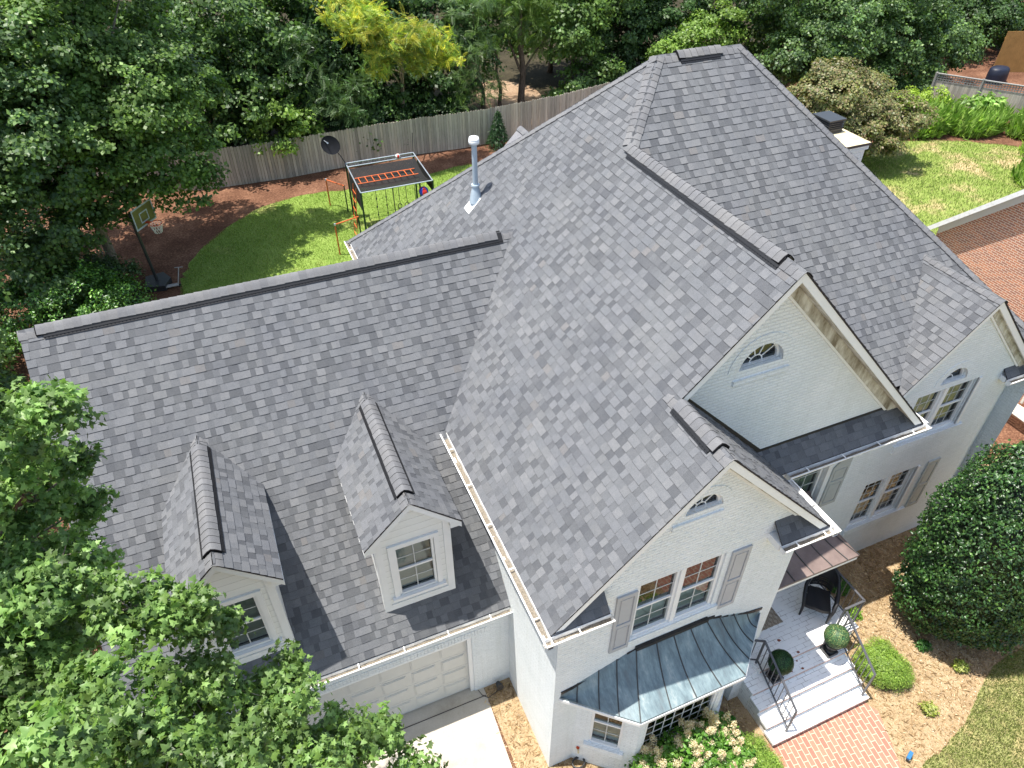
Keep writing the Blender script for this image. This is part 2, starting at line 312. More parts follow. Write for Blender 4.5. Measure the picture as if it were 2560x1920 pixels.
def vent(parent,A,B,DL,DR,w=.20,h=.028,endA=True,endB=False):
    A=Vector(A);B=Vector(B);d=(B-A).normalized();DL=Vector(DL).normalized();DR=Vector(DR).normalized();U=(-(DL+DR)).normalized()
    mb=MB(); N1=(d.cross(DL)).normalized(); N1=N1 if N1.z>0 else -N1; N2=d.cross(DR).normalized(); N2=N2 if N2.z>0 else -N2
    for D,N in((DL,N1),(DR,N2)):
        s0=[A+D*.02,A+D*w,A+D*w+N*h,A+D*.02+N*(h+.01)]; s1=[p+(B-A) for p in s0]
        for i in range(4): j=(i+1)%4; mb.face([s0[i],s0[j],s1[j],s1[i]])
        mb.face(s0); mb.face(s1[::-1])
        # dark sealing strip lying on the shingles beside the vent
        s0=[A+D*w+N*.016,A+D*(w+.035)+N*.016,A+D*(w+.035)+N*.020,A+D*w+N*.020]; s1=[p+(B-A) for p in s0]
        for i in range(4): j=(i+1)%4; mb.face([s0[i],s0[j],s1[j],s1[i]])
        # ribs
        n=int((B-A).length/.06)
        for k in range(n):
            P=A+d*(k*.06)+D*(w+.002)
            mb.face([P+N*.006,P+d*.02+N*.006,P+d*.02+N*(h+.004)+D*.006,P+N*(h+.004)+D*.006])
    return mb.build('ridge_vent','black_vent',parent)
# ---------------------------------------------------------------- house helpers
def front(Y): return lambda u,d,z:(u,Y-d,z)
def leftw(X): return lambda u,d,z:(X-d,u,z)
def arch_pts(cx,z0,r,n=14,rz=None):
    rz=rz or r
    return [(cx+r*math.cos(math.pi*k/n),z0+rz*math.sin(math.pi*k/n)) for k in range(n+1)]
def wall_panel(mb,fr,outline,holes=(),rev=.12,c=(1,1,1)):
    polys=[[Vector((p[0],p[1],0)) for p in outline]]+[[Vector((p[0],p[1],0)) for p in h] for h in holes]
    flat=[p for q in polys for p in q]
    for t in tessellate_polygon(polys):
        P=[flat[i] for i in t]
        nz=(P[1]-P[0]).cross(P[2]-P[0]).z
        if nz<0: P=P[::-1]
        mb.face([fr(p.x,0,p.y) for p in P],c,[(p.x,p.y) for p in P])
    for h in holes:
        n=len(h)
        for i in range(n):
            a=h[i];b_=h[(i+1)%n]; L=math.hypot(a[0]-b_[0],a[1]-b_[1]); s0=a[0]+a[1]
            mb.face([fr(a[0],0,a[1]),fr(b_[0],0,b_[1]),fr(b_[0],-rev,b_[1]),fr(a[0],-rev,a[1])],c,[(s0,0),(s0+L,0),(s0+L,rev),(s0,rev)])
def fbox(mb,fr,u0,u1,d0,d1,z0,z1,c=(1,1,1)): mb.box(u0,u1,d0,d1,z0,z1,c,fr)
def window(parent,fr,u0,u1,z0,z1,cols=2,rows=4,back='blind',rec=.10,cas=.06,sill=True,mid=True,label=None,sash_in=.0):
    """double-hung window set rec metres into the wall"""
    f=MB(); d=-rec
    fbox(f,fr,u0,u0+cas,d-.05,d+.03,z0,z1); fbox(f,fr,u1-cas,u1,d-.05,d+.03,z0,z1); fbox(f,fr,u0+cas,u1-cas,d-.05,d+.03,z1-cas,z1); fbox(f,fr,u0+cas,u1-cas,d-.05,d+.045,z0,z0+cas)
    a,b_,p,q=u0+cas,u1-cas,z0+cas,z1-cas; zm=(p+q)/2
    if mid: fbox(f,fr,a,b_,d-.03,d+.012,zm-.022,zm+.022)
    mu=MB()
    for k in range(1,cols):
        x=a+(b_-a)*k/cols; fbox(mu,fr,x-.009,x+.009,d-.026,d-.014,p,q)
    for k in range(1,rows):
        z=p+(q-p)*k/rows
        if mid and abs(z-zm)<.03: continue
        fbox(mu,fr,a,b_,d-.027,d-.015,z-.009,z+.009)
    w_=f.build('window','white_paint',parent)
    mu.build('muntin_grid','muntin_gray',w_)
    if label: w_['label']=label
    g_=MB(); g_.face([fr(a,d-.02,p),fr(b_,d-.02,p),fr(b_,d-.02,q),fr(a,d-.02,q)]); g_.build('pane','glass',w_)
    if back:
        k=MB()
        if back=='blind':
            z=p+.01
            while z<q-.02:
                k.face([fr(a,d-.075,z),fr(b_,d-.075,z),fr(b_,d-.09,z+.026),fr(a,d-.09,z+.026)]); z+=.032
        elif back=='half':
            k.face([fr(a,d-.09,p),fr(b_,d-.09,p),fr(b_,d-.09,p+(q-p)*.45),fr(a,d-.09,p+(q-p)*.45)])
        elif back=='curtain':
            n=14
            rows_=[[fr(a+(b_-a)*i/n,d-.10-.02*(i%2),zz) for i in range(n+1)] for zz in (p,q)]
            k.grid(rows_,sm=False)
        k.build('blind','blind' if back!='curtain' else 'curtain',w_)
    k=MB(); 
    P=[(a-.05,-rec-.5,p-.05),(b_+.05,-rec-.5,q+.05)]
    fbox(k,fr,a-.04,b_+.04,d-.55,d-.54,p-.04,q+.04)
    for s_ in ((a-.04,a-.03,d-.54,d-.051,p-.04,q+.04),(b_+.03,b_+.04,d-.54,d-.051,p-.04,q+.04),(a-.03,b_+.03,d-.54,d-.051,q+.03,q+.04),(a-.03,b_+.03,d-.54,d-.051,p-.04,p-.03)): fbox(k,fr,*s_)
    k.build('room_box','interior',w_)
    return w_
def fan_window(parent,fr,cx,z0,r,rec=.13,spokes=3,label=None,rz=None):
    rz=rz or r; f=MB(); N=18
    def ring(ra,rb,d0,d1,za=1,zb=1):
        for k in range(N):
            t0=math.pi*k/N;t1=math.pi*(k+1)/N
            q=[(cx+ra*math.cos(t0),z0+ra*rz/r*math.sin(t0)),(cx+rb*math.cos(t0),z0+rb*rz/r*math.sin(t0)),(cx+rb*math.cos(t1),z0+rb*rz/r*math.sin(t1)),(cx+ra*math.cos(t1),z0+ra*rz/r*math.sin(t1))]
            f.face([fr(p[0],d1,p[1]) for p in q]); f.face([fr(q[0][0],d0,q[0][1]),fr(q[0][0],d1,q[0][1]),fr(q[3][0],d1,q[3][1]),fr(q[3][0],d0,q[3][1])]); f.face([fr(q[1][0],d0,q[1][1]),fr(q[1][0],d1,q[1][1]),fr(q[2][0],d1,q[2][1]),fr(q[2][0],d0,q[2][1])])
    ring(r-.045,r,-rec-.03,-rec+.03); fbox(f,fr,cx-r,cx+r,-rec-.03,-rec+.035,z0-.05,z0+.002)
    ri=r*.30; ring(ri-.018,ri,-rec-.02,-rec)
    for k in range(1,spokes+1):
        t=math.pi*k/(spokes+1); a=Vector(fr(cx+ri*math.cos(t),-rec-.01,z0+ri*rz/r*math.sin(t))); b_=Vector(fr(cx+(r-.03)*math.cos(t),-rec-.01,z0+(r-.03)*rz/r*math.sin(t))); f.bar(a,b_,.018)
    w_=f.build('fan_window','white_paint',parent)
    if label: w_['label']=label
    g_=MB(); g_.face([fr(p[0],-rec-.012,p[1]) for p in arch_pts(cx,z0,r-.01,rz=rz-.01)]); g_.build('pane','glass',w_)
    k=MB(); fbox(k,fr,cx-r-.05,cx+r+.05,-rec-.5,-rec-.49,z0-.1,z0+rz+.05); k.build('room_box','interior',w_)
    return w_
def arch_trim(mb,fr,cx,z0,r0,r1,d1,rz0=None,c=(1,1,1)):
    N=18; k0=(rz0 or r0)/r0
    for k in range(N):
        t0=math.pi*k/N;t1=math.pi*(k+1)/N
        q=[(cx+ra*math.cos(t),z0+ra*k0*math.sin(t)) for ra,t in((r0,t0),(r1,t0),(r1,t1),(r0,t1))]
        mb.face([fr(p[0],d1,p[1]) for p in q],c); mb.face([fr(q[1][0],0,q[1][1]),fr(q[1][0],d1,q[1][1]),fr(q[2][0],d1,q[2][1]),fr(q[2][0],0,q[2][1])],c)
    fbox(mb,fr,cx+r0,cx+r1,0,d1,z0-.001,z0,c); fbox(mb,fr,cx-r1,cx-r0,0,d1,z0-.001,z0,c)
def shutter(parent,fr,u0,u1,z0,z1,mat='shutter_gray',arched=None):
    f=MB(); t=.035; st=.055
    if arched:
        pts=[(u0,z0),(u1,z0),(u1,z1)]+[(u1-(u1-u0)*(k/8),z1-(1-math.cos(math.pi/2*k/8))*arched) for k in range(1,9)]
        def strip(P,d0,d1):
            f.face([fr(p[0],d1,p[1]) for p in P])
            for i in range(len(P)): j=(i+1)%len(P); f.face([fr(P[i][0],d0,P[i][1]),fr(P[j][0],d0,P[j][1]),fr(P[j][0],d1,P[j][1]),fr(P[i][0],d1,P[i][1])])
        strip(pts,0,t*.5)
        z1b=z1-arched
    else: z1b=z1; fbox(f,fr,u0,u1,0,t*.5,z0,z1)
    zm=z0+(z1-z0)*.47
    fbox(f,fr,u0,u0+st,t*.5,t,z0,z1b); fbox(f,fr,u1-st,u1,t*.5,t,z0,z1b)
    for a,b_ in((z0,z0+.09),(zm-.045,zm+.045),(z1b-.09,z1b)): fbox(f,fr,u0+st,u1-st,t*.5,t,a,b_)
    for a,b_ in((z0+.09,zm-.045),(zm+.045,z1b-.09)): fbox(f,fr,u0+st+.03,u1-st-.03,t*.5,t*.8,a+.03,b_-.03)
    if arched:
        f.face([fr(p[0],t*.9,p[1]) for p in [(u1,z1b-.0),(u1,z1)]+[(u1-(u1-u0)*(k/8),z1-(1-math.cos(math.pi/2*k/8))*arched) for k in range(1,9)]])
    return f.build('shutter',mat,parent)
def gutter(parent,A,B,out,name='gutter',w=.125,h=.11,hang=.8,endA=True,endB=True,debris=1,seed=3):
    """open gutter from A to B (inner top edge against the fascia), out = unit outward dir"""
    A=Vector(A);B=Vector(B);o=Vector(out).normalized();d=(B-A).normalized();Z=Vector((0,0,1)); f=MB(); t=.008
    prof=[(0,0),(0,-h),(w*.65,-h),(w*.85,-h*.55),(w,-h*.35),(w,0),(w+.012,.006),(w-.012,.004),(w-.014,-h*.3),(w*.80,-h*.5),(w*.62,-h+t),(t,-h+t),(t,0)]
    S=[[P+o*x+Z*z for x,z in prof] for P in(A,B)]
    n=len(prof)
    for i in range(n): j=(i+1)%n; f.face([S[0][i],S[1][i],S[1][j],S[0][j]])
    for e_,P in((endA,A),(endB,B)):
        if e_:
            s=t if P is A else -t
            q=[P+o*x+Z*z for x,z in prof[:6]]; f.face(q); f.face([v+d*s for v in q][::-1])
    L=(B-A).length; k=int(L/hang)
    for i in range(max(k,1)):
        P=A+d*(L*(i+.5)/max(k,1)); f.bar(P+o*.0+Z*.004,P+o*(w+.004)+Z*.004,.022,.008)
    g_=f.build(name,'gutter_white',parent)
    if debris:
        rg=random.Random(seed); q=MB(); N=max(4,int(L/.12)); rows=[]
        zs=[-h+.006+rg.random()**2*.035*debris for _ in range(N+1)]
        rows=[[A+d*(L*i/N)+o*(.012)+Z*(zs[i]+.012),A+d*(L*i/N)+o*(w*.45)+Z*zs[i],A+d*(L*i/N)+o*(w*.74)+Z*(zs[i]+.004)] for i in range(N+1)]
        q.grid(rows); q.build('debris','debris',g_)
    return g_
# ---------------------------------------------------------------- the house
house=thing('house','large white painted brick house with grey shingle roof, three front gables and a garage wing','house',(0,0,G))
PLs=0
sl_=math.sqrt(1+m*m)
xA,yA,zA=5.357,-.836,5.55; xB=7.254; xD=4.268; zD=m*xD; yD=yA-(zA-zD); y1=-6.697; x2=2.57; z2=m*x2; y2=-7.954; yC=4.763
def PLp(y,z): return (z/m,y,z)
pl=[[PLp(y2,0),PLp(y1,0),PLp(y1,z2),PLp(y2,z2)],[PLp(y1,0),PLp(yD,0),PLp(yD,zD),PLp(y1,zD)],[PLp(yD,0),PLp(yC,0),PLp(yA,zA),PLp(yD,zD)]]
roof('main_roof',house,(0,0,0),(0,1,0),(1,0,m),pl,1)
def PFp(x,y): return (x,y,zA-(yA-y))
def PGp(x,y): return (x,y,2.543-1.04*(-.813-y))
xF=12.8
fp=[[PFp(xA,yA),PFp(xB,yA),PFp(xF,-6.386),PFp(xD,-6.30),PFp(xD,yD)][::-1]]
fp=[[PFp(xD,-5.97),PFp(xF-.415,-5.97),PFp(xB,yA),PFp(xA,yA),PFp(xD,yD)],[PFp(12.1,-6.36),PFp(xF-.03,-6.36),PFp(xF-.415,-5.97),PFp(12.1,-5.97)]]
roof('front_roof',house,(0,-6.386,0),(1,0,0),(0,1,1),fp,2)
# right and back slopes of the hip
mr=zA/(xF-xB)
roof('right_roof',house,(xF,0,0),(0,1,0),(-1,0,mr),[[(xF,-6.386,0),(xF,yC,0),(xB,yA,zA)]],3)
mbk=zA/(yC-yA)
roof('back_roof',house,(0,yC,0),(1,0,0),(0,-1,mbk),[[(0,yC,0),(xF,yC,0),(xB,yA,zA),(xA,yA,zA)]],4)
# gable right slopes
R1=(8.535,y1,0)
roof('gable_roof',house,(8.535,0,0),(0,1,0),(-1,0,m),[[(xD,yD,zD),(xD,y1,zD),(8.535,y1,0),(8.535,-6.386,0)]],5)
roof('gable_roof',house,(5.14,0,0),(0,1,0),(-1,0,m),[[(x2,-5.9,z2),(x2,y2,z2),(5.14,y2,0),(5.14,-5.9,0)]],6)
x3,y3,z3=10.084,-6.16,2.107; m3=1.06; xl3=x3-z3/m3; xr3=x3+z3/m3
J3=(x3,yA-(zA-z3),z3)
roof('gable_roof',house,(xl3,0,0),(0,1,0),(1,0,m3),[[(xl3+.226/m3,y3,.226),(x3,y3,z3),J3]],7)
xr3b=12.25; m3b=.985; zr3=z3-(xr3b-x3)*m3b
roof('gable_roof',house,(xr3b,0,zr3),(0,1,0),(-1,0,m3b),[[(xr3b,y3,zr3),(x3,y3,z3),J3,(xr3b-.1,y3+.05,zr3+.1)]],8)
# garage wing
yG,zG,xGl,mG=-.813,2.543,-6.473,1.04; xGr=zG/m; yV=yG-zG/mG; yGe=-5.728; zGe=zG-mG*(yG-yGe)
roof('garage_roof',house,(0,yGe,zGe),(1,0,0),(0,1,mG),[[PGp(xGl,yGe),PGp(.29,yGe),PGp(.29,yV),PGp(xGl,yV)],[PGp(xGl,yV),PGp(0,yV),(xGr,yG,zG),(xGl,yG,zG)]],9)
yGb=yG+(yG-yGe)
def PGb(x,y): return (x,y,zG-mG*(y-yG))
roof('garage_roof',house,(0,yGb,zGe),(1,0,0),(0,-1,mG),[[(xGl,yG,zG),(xGr,yG,zG),PGb(0,yG+zG/mG),PGb(xGl,yG+zG/mG)],[PGb(xGl,yG+zG/mG),PGb(.29,yG+zG/mG),PGb(.29,yGb),PGb(xGl,yGb)]],10)
# ridge caps + vents
L_=(-1,0,-m); Rr=(1,0,-m)
caps('ridge_cap',house,(xD,y1-.02,zD+.0),(xD,yD,zD),L_,Rr,.195,lift=.058,seed=1,vr=(.42,4.65))
vent(house,(xD,y1+.38,zD),(xD,yD-.15,zD),L_,Rr)
caps('ridge_cap',house,(x2,y2-.02,z2),(x2,y1+.25,z2),L_,Rr,.195,lift=.058,seed=2,vr=(.28,1.25))
vent(house,(x2,y2+.32,z2),(x2,y1-.02,z2),L_,Rr)
caps('ridge_cap',house,(xGl-.02,yG,zG),(xGr+.02,yG,zG),(0,1,-mG),(0,-1,-mG),.195,lift=.058,seed=3,vr=(.28,8.5))
vent(house,(xGl+.35,yG,zG),(xGr-.3,yG,zG),(0,1,-mG),(0,-1,-mG))
caps('ridge_cap',house,(xA,yA,zA),(xB,yA,zA),(0,1,-1),(0,-1,-1),.195,lift=.058,seed=4,vr=(.42,1.3))
vent(house,(xA+.45,yA,zA),(xB-.55,yA,zA),(0,1,-1),(0,-1,-1))
def hipdirs(H,n1,n2):
    H=Vector(H).normalized(); r=[]
    for n in(n1,n2):
        n=Vector(n).normalized(); t=H.cross(n); r.append(t if t.z<0 else -t)
    return r
nL=(-m,0,1);nF=(0,-1,1);nR=(mr,0,1);nB=(0,mbk,1)
H=Vector((xA,yA,zA))-Vector((xD,yD,zD)); dl,dr=hipdirs(H,nL,nF); caps('hip_cap',house,(xD,yD,zD),(xA,yA,zA),dl,dr,.17,lift=.015,seed=5)
H=Vector((xB,yA,zA))-Vector((xF,-6.386,0)); dl,dr=hipdirs(H,nF,nR); caps('hip_cap',house,(xF,-6.386,0),(xB,yA,zA),dl,dr,.16,lift=.015,seed=6)
H=Vector((xA,yA,zA))-Vector((0,yC,0)); dl,dr=hipdirs(H,nL,nB); caps('hip_cap',house,(0,yC,0),(xA,yA,zA),dl,dr,.15,lift=.015,seed=7)
H=Vector((xB,yA,zA))-Vector((xF,yC,0)); dl,dr=hipdirs(H,nR,nB); caps('hip_cap',house,(xF,yC,0),(xB,yA,zA),dl,dr,.15,lift=.015,seed=8)
caps('ridge_cap',house,(x3,y3-.02,z3),(x3,J3[1]+.05,z3),(-1,0,-m3),(1,0,-m3b),.15,lift=.015,seed=9)
# small rear gable ridge seen over the back hip
caps('ridge_cap',house,(4.86,4.4,2.52),(4.86,2.9,2.52),L_,Rr,.16,seed=12); mb=MB(); mb.prism([(3.6,1.2),(4.86,2.5),(6.1,1.2)],1.2,4.4,'y',(.2,.2,.21)); mb.build('rear_gable','shingle',house)
# ---------------------------------------------------------------- walls
wm=MB()
XW=.29; Y2=-7.67; YF=-6.0; Y1u=-6.33
# left wall of the main block (x=XW)
wall_panel(wm,leftw(XW),[(Y2,G-.15),(3.9,G-.15),(3.9,-.06),(Y2,-.06)])
# middle gable facade (x XW..4.9)
xr2=4.9
g2win=[(1.655,-1.62),(3.305,-1.62),(3.305,-.10),(1.655,-.10)]
fan2=arch_pts(2.57,1.30,.33,rz=.33)
wall_panel(wm,front(Y2),[(XW,G-.15),(xr2,G-.15),(xr2,-.10),(x2+.02+.0+(z2-.45+.35)/m-.0,-.10)][:3]+[(xr2,.16),(x2,z2-.17),(XW,.16)],[g2win,fan2],.12)
# its right return wall
wm.face([(xr2,Y2,G-.15),(xr2,YF,G-.15),(xr2,YF,0.1),(xr2,Y2,0.1)])
# upper front gable wall
fan1=arch_pts(4.30,2.50,.42,rz=.42)
wall_panel(wm,front(Y1u),[(.6,.2),(8.3,.2),(xD,zD-.17)],[fan1],.2)
# lower front wall
lw=[(8.83,-4.14),(10.37,-4.14),(10.37,-2.62),(8.83,-2.62)]
g3w=[(9.20,-1.48),(10.90,-1.48),(10.90,-.14),(9.20,-.14)]
aw=[(6.2,-2.62),(7.3,-2.62),(7.3,-1.25)]+[(6.75+.55*math.cos(math.pi*k/12),-1.25+.4*math.sin(math.pi*k/12)) for k in range(1,12)]+[(6.2,-1.25)]
XR=11.92
fan3=arch_pts(10.05,.02,.36,rz=.36)
dr_=[(5.55,-4.6),(6.15,-4.6),(6.15,-2.5),(5.55,-2.5)]
wall_panel(wm,front(YF),[(xr2,G-.4),(XR,G-.4),(XR,-.35),(XR,.12),(x3,z3-.17),(x3-1.75,.25),(x3-1.75,-.02),(xr2,-.02)],[lw,g3w,aw,fan3,dr_],.12)
wm.face([(12.5,-6.2,G-.4),(12.5,4.4,G-.4),(12.5,4.4,0),(12.5,-6.2,0)]); wm.face([(XR,YF,G-.4),(12.5,YF+.2,G-.4),(12.5,YF+.2,0),(XR,YF,0)])
wm.face([(XW,4.4,G-.15),(12.5,4.4,G-.4),(12.5,4.4,0),(XW,4.4,0)])
# garage walls
yGW=-5.64
gd=[(-5.55,G-.1),(-.50,G-.1),(-.50,-3.30),(-5.55,-3.30)]
wall_panel(wm,front(yGW),[(-6.2,G-.15),(-5.55,G-.15),(-5.55,-3.30),(-.50,-3.30),(-.50,G-.15),(XW,G-.15),(XW,zGe+.05),(-6.2,zGe+.05)],[],.14)
for a,b_ in(((-5.55,G),(-5.55,-3.3)),((-5.55,-3.3),(-.5,-3.3)),((-.5,-3.3),(-.5,G))):
    wm.face([(a[0],yGW,a[1]),(b_[0],yGW,b_[1]),(b_[0],yGW+.14,b_[1]),(a[0],yGW+.14,a[1])])
wm.face([(-6.2,yGW,G-.15),(-6.2,yGb,G-.15),(-6.2,yGb,zGe),(-6.2,yG,zG-.3),(-6.2,yGW,zGe)]); wm.face([(-6.2,yGb-.1,G-.15),(XW,yGb-.1,G-.15),(XW,yGb-.1,zGe),(-6.2,yGb-.1,zGe)])
# brick sills, arches and the soldier course over the garage door
for (u0,u1,z,fr_,d) in ((1.62,3.42,-1.62,front(Y2),.05),(3.82,4.90,2.33,front(Y1u),.03),(2.05,2.95,1.17,front(Y2),.03),(8.75,10.62,-4.14,front(YF),.06),(9.1,11.1,-1.48,front(YF),.06)):
    fbox(wm,fr_,u0,u1,-.02,d,z-.20 if z<0 else z-.11,z-.004)
arch_trim(wm,front(Y1u),4.30,2.50,.42,.62,.012); arch_trim(wm,front(Y2),2.57,1.30,.33,.50,.012); arch_trim(wm,front(YF),10.05,.02,.36,.52,.012)
k=-5.6
while k<-.2: fbox(wm,front(yGW),k,k+.058,0,.012,-3.30,-3.12); k+=.068
# projecting header bricks across the gable facade and garage frieze
rg=random.Random(5)
for row in range(0,46):
    z=G+.35+row*.135
    for c_ in range(0,22):
        x=XW+.1+c_*.213+(row%2)*.106
        if x>xr2-.15: continue
        if z>-.1 and (x-XW<(z+.1)/m+.1 or xr2-x<(z+.1)/m+.1): continue
        if 1.2<x<3.85 and -2.0<z<.0: continue
        if abs(x-2.57)<.62 and .95<z<1.95: continue
        if z<-1.95 and abs(x-2.5)<2.3: continue
        fbox(wm,front(Y2),x,x+.07,0,.004,z,z+.04)
for row in range(2):
    for c_ in range(30):
        x=-6.1+c_*.213+row*.106; fbox(wm,front(yGW),x,x+.075,0,.01,-3.02+row*.135,-2.975+row*.135)
wm.build('wall','painted_brick',house)
# ---------------------------------------------------------------- rake boards, soffits, fascias, gutters
tr=MB(); wp=MB()
def rake(xa,za,xb,zb,y,yw,depth=.17,wth=.195,fz=.10):
    dx,dz=xb-xa,zb-za
    o=.006
    tr.prism([(xa,za-o-.03),(xb,zb-o-.03),(xb,zb-depth-.03),(xa,za-depth-.03)],y+.012,y+.045,'y')
    wp.face([(xa,y+.045,za-wth),(xb,y+.045,zb-wth),(xb,yw,zb-wth),(xa,yw,za-wth)])
    # frieze board along the wall
    wp.prism([(xa,za-wth-.002),(xb,zb-wth-.002),(xb,zb-wth-fz),(xa,za-wth-fz)],yw-.045,yw-.001,'y'); tr.prism([(xa,za-wth-fz-.002),(xb,zb-wth-fz-.002),(xb,zb-wth-fz-.06),(xa,za-wth-fz-.06)],yw-.03,yw-.001,'y')
rake(xD,zD,8.50,zD-m*(8.50-xD),y1,Y1u,fz=.24); rake(xD,zD,x2-.2,z2-.2*m,y1,Y1u)
rake(x2,z2,5.12,z2-m*(5.12-x2),y2,Y2); rake(x2,z2,0.03,z2-m*(x2-.03),y2,Y2)
rake(x3,z3,xr3b,zr3,y3,YF,fz=.16); rake(x3,z3,xl3+.1,.1*m3,y3,YF)
rake_g=MB()
wp.build('soffit','weathered_paint',house)
# eave boxes (fascia + soffit) under the long eaves
tr.box(.0,XW,y2+.05,4.6,-.16,-.035); tr.box(xGl+.05,XW-.003,yGe+.0,yGW-.002,zGe-.17,zGe-.035)
tr.box(5.0,8.5,y1+.01,YF-.002,-.17,-.02); tr.box(xr2+.002,5.10,y2+.05,y1,-.16,-.035)
tr.box(0.02,1.02,y2+.01,Y2-.002,-.16,-.012); tr.box(4.12,5.12,y2+.012,Y2-.002,-.161,-.013); tr.box(11.62,12.5,y3+.02,YF-.002,-.42,-.30)
tr.box(xGl,xGl+.03,yGe,yG,zGe-.2,zGe-.19)
tr.prism([(yGe,zGe-.04),(yG,zG-.04),(yG,zG-.24),(yGe,zGe-.24)],xGl+.012,xGl+.04,'x'); tr.prism([(yGb,zGe-.04),(yG,zG-.04),(yG,zG-.24),(yGb,zGe-.24)],xGl+.012,xGl+.04,'x')
# garage door casing
tr.box(-.50-.09,-.50-.002,yGW+.02,yGW+.12,G,-3.302); tr.box(-5.548,-5.46,yGW+.02,yGW+.12,G,-3.302); tr.box(-5.46,-.59,yGW+.02,yGW+.12,-3.39,-3.302)
tr.build('trim','white_paint',house)
# skirt roofs at the gable feet
roof('skirt_roof',house,(0,y1,0),(1,0,0),(0,1,1),[[(4.75,y1,0),(8.50,y1,0),(8.2,Y1u,.367),(4.75,Y1u,.367)]],21)
roof('skirt_roof',house,(0,y2,0),(1,0,0),(0,1,1),[[(.05,y2,0),(.98,y2,0),(.98,Y2,.284),(.33,Y2,.284)]],22)
roof('skirt_roof',house,(0,y2,0),(1,0,0),(0,1,1),[[(4.15,y2,0),(5.10,y2,0),(4.83,Y2,.284),(4.15,Y2,.284)]],23)
roof('skirt_roof',house,(0,y3,-.3),(1,0,0),(0,1,1),[[(11.62,y3,-.3),(12.5,y3,-.3),(12.3,YF,-.14),(11.62,YF,-.14)]],24)
mb=MB(); mb.box(4.8,8.18,Y1u-.012,Y1u-.002,.36,.42); mb.bar((2.6,Y1u-.008,2.60),(4.88,Y1u-.008,.32),.012,.11); mb.build('flashing','flash_dark',house)
gutter(house,(0,-3.28,-.035),(0,y2-.12,-.035),(-1,0,0),debris=1.2,endB=False)
gutter(house,(-.125,y2,-.03),(1.0,y2,-.03),(0,-1,0),seed=4,hang=.7,endA=False)
gutter(house,(4.13,y2,-.03),(5.265,y2,-.03),(0,-1,0),seed=5,hang=.5,endB=False)
gutter(house,(5.14,y2-.12,-.035),(5.14,y1-.13,-.035),(1,0,0),seed=6,endA=False)
gutter(house,(5.27,y1,-.03),(8.62,y1,-.03),(0,-1,0),seed=7,hang=.75)
gutter(house,(8.535,y1+.0,-.03),(8.535,-6.1,-.03),(1,0,0),seed=8,hang=.7)
gutter(house,(xGl,yGe,zGe-.035),(.28,yGe,zGe-.035),(0,-1,0),seed=9)
gutter(house,(0,1.7,-.035),(0,4.8,-.035),(-1,0,0),seed=10)
gutter(house,(11.62,y3,-.33),(12.8,y3,-.33),(0,-1,0),seed=11,hang=.6)
mb=MB()      # downspout
for z0_,z1_ in((-2.7,G),): mb.box(XW-.09,XW-.005,-4.2,-4.13,z1_,z0_)
# ---------------------------------------------------------------- windows
window(house,front(Y2),1.66,2.45,-1.62,-.10,2,4,'half',.06,label='left sash window of the middle gable')
window(house,front(Y2),2.51,3.30,-1.62,-.10,2,4,'half',.06,label='right sash window of the middle gable')
mb=MB(); mb.box(2.44,2.52,Y2-.005,Y2+.1,-1.62,-.10); fbox(mb,front(Y2),1.655,3.305,-.1,.02,-1.625,-1.60); mb.build('mullion','white_paint',house)
shutter(house,front(Y2),1.27,1.64,-1.79,-.17); shutter(house,front(Y2),3.42,3.80,-1.79,-.13)
fan_window(house,front(Y2),2.57,1.30,.33,.08,3,'half round window high in the middle gable'); fan_window(house,front(Y1u),4.30,2.50,.42,.12,4,'half round fan window in the tall gable'); fan_window(house,front(YF),10.05,.02,.36,.10,0,'arched light over the right gable windows')
window(house,front(YF),9.21,10.0,-1.48,-.14,3,4,'blind',.09); window(house,front(YF),10.10,10.89,-1.48,-.14,3,4,'curtain',.09)
window(house,front(YF),8.84,9.55,-4.14,-2.62,3,6,'half',.09); window(house,front(YF),9.64,10.36,-4.14,-2.62,3,6,'half',.09)
for a_ in ((10.0,10.10,YF+.02,YF+.15,-1.48,-.14),(9.55,9.64,YF+.02,YF+.15,-4.14,-2.62)): mb=MB(); mb.box(*a_); mb.build('mullion','white_paint',house)
for a_ in ((10.37,10.44,-.02,.03,-4.14,-2.62),(10.90,10.98,-.02,.03,-1.48,-.14)): mb=MB(); fbox(mb,front(YF),*a_); mb.build('casing','white_paint',house)
window(house,front(YF),6.21,7.29,-2.62,-.9,3,5,'curtain',.10,mid=False)
mb=MB(); arch_trim(mb,front(YF),6.75,-1.25,.55,.66,.04,rz0=.4); fbox(mb,front(YF),7.3,7.4,0,.04,-2.62,-1.25); mb.build('casing','white_paint',house)
shutter(house,front(YF),7.48,7.93,-2.72,-1.12,'shutter_gray_pale',arched=.35)
shutter(house,front(YF),10.68,11.05,-4.2,-2.6,'shutter_gray_pale')
# front door under the porch roof
mb=MB(); mb.box(5.552,6.148,YF+.08,YF+.13,-4.6,-2.5); mb.build('door','dark_metal',house)
# garage door
mb=MB(); yd_=yGW+.10; mb.box(-5.46,-.59,yd_,yd_+.04,G+.03,-3.39)
W_=(5.46-.59)/8
for r_ in range(4):
    zz=G+.05+r_*.5
    for c_ in range(8):
        xx=-5.46+c_*W_
        mb.box(xx+.06,xx+W_-.06,yd_-.012,yd_,zz+.07,zz+.43); mb.box(xx+.085,xx+W_-.085,yd_-.022,yd_-.012,zz+.095,zz+.405)
    mb.box(-5.46,-.59,yd_-.004,yd_,zz-.004,zz+.004,(.3,.3,.3))
gd_=mb.build('garage_door','garage_door',house)
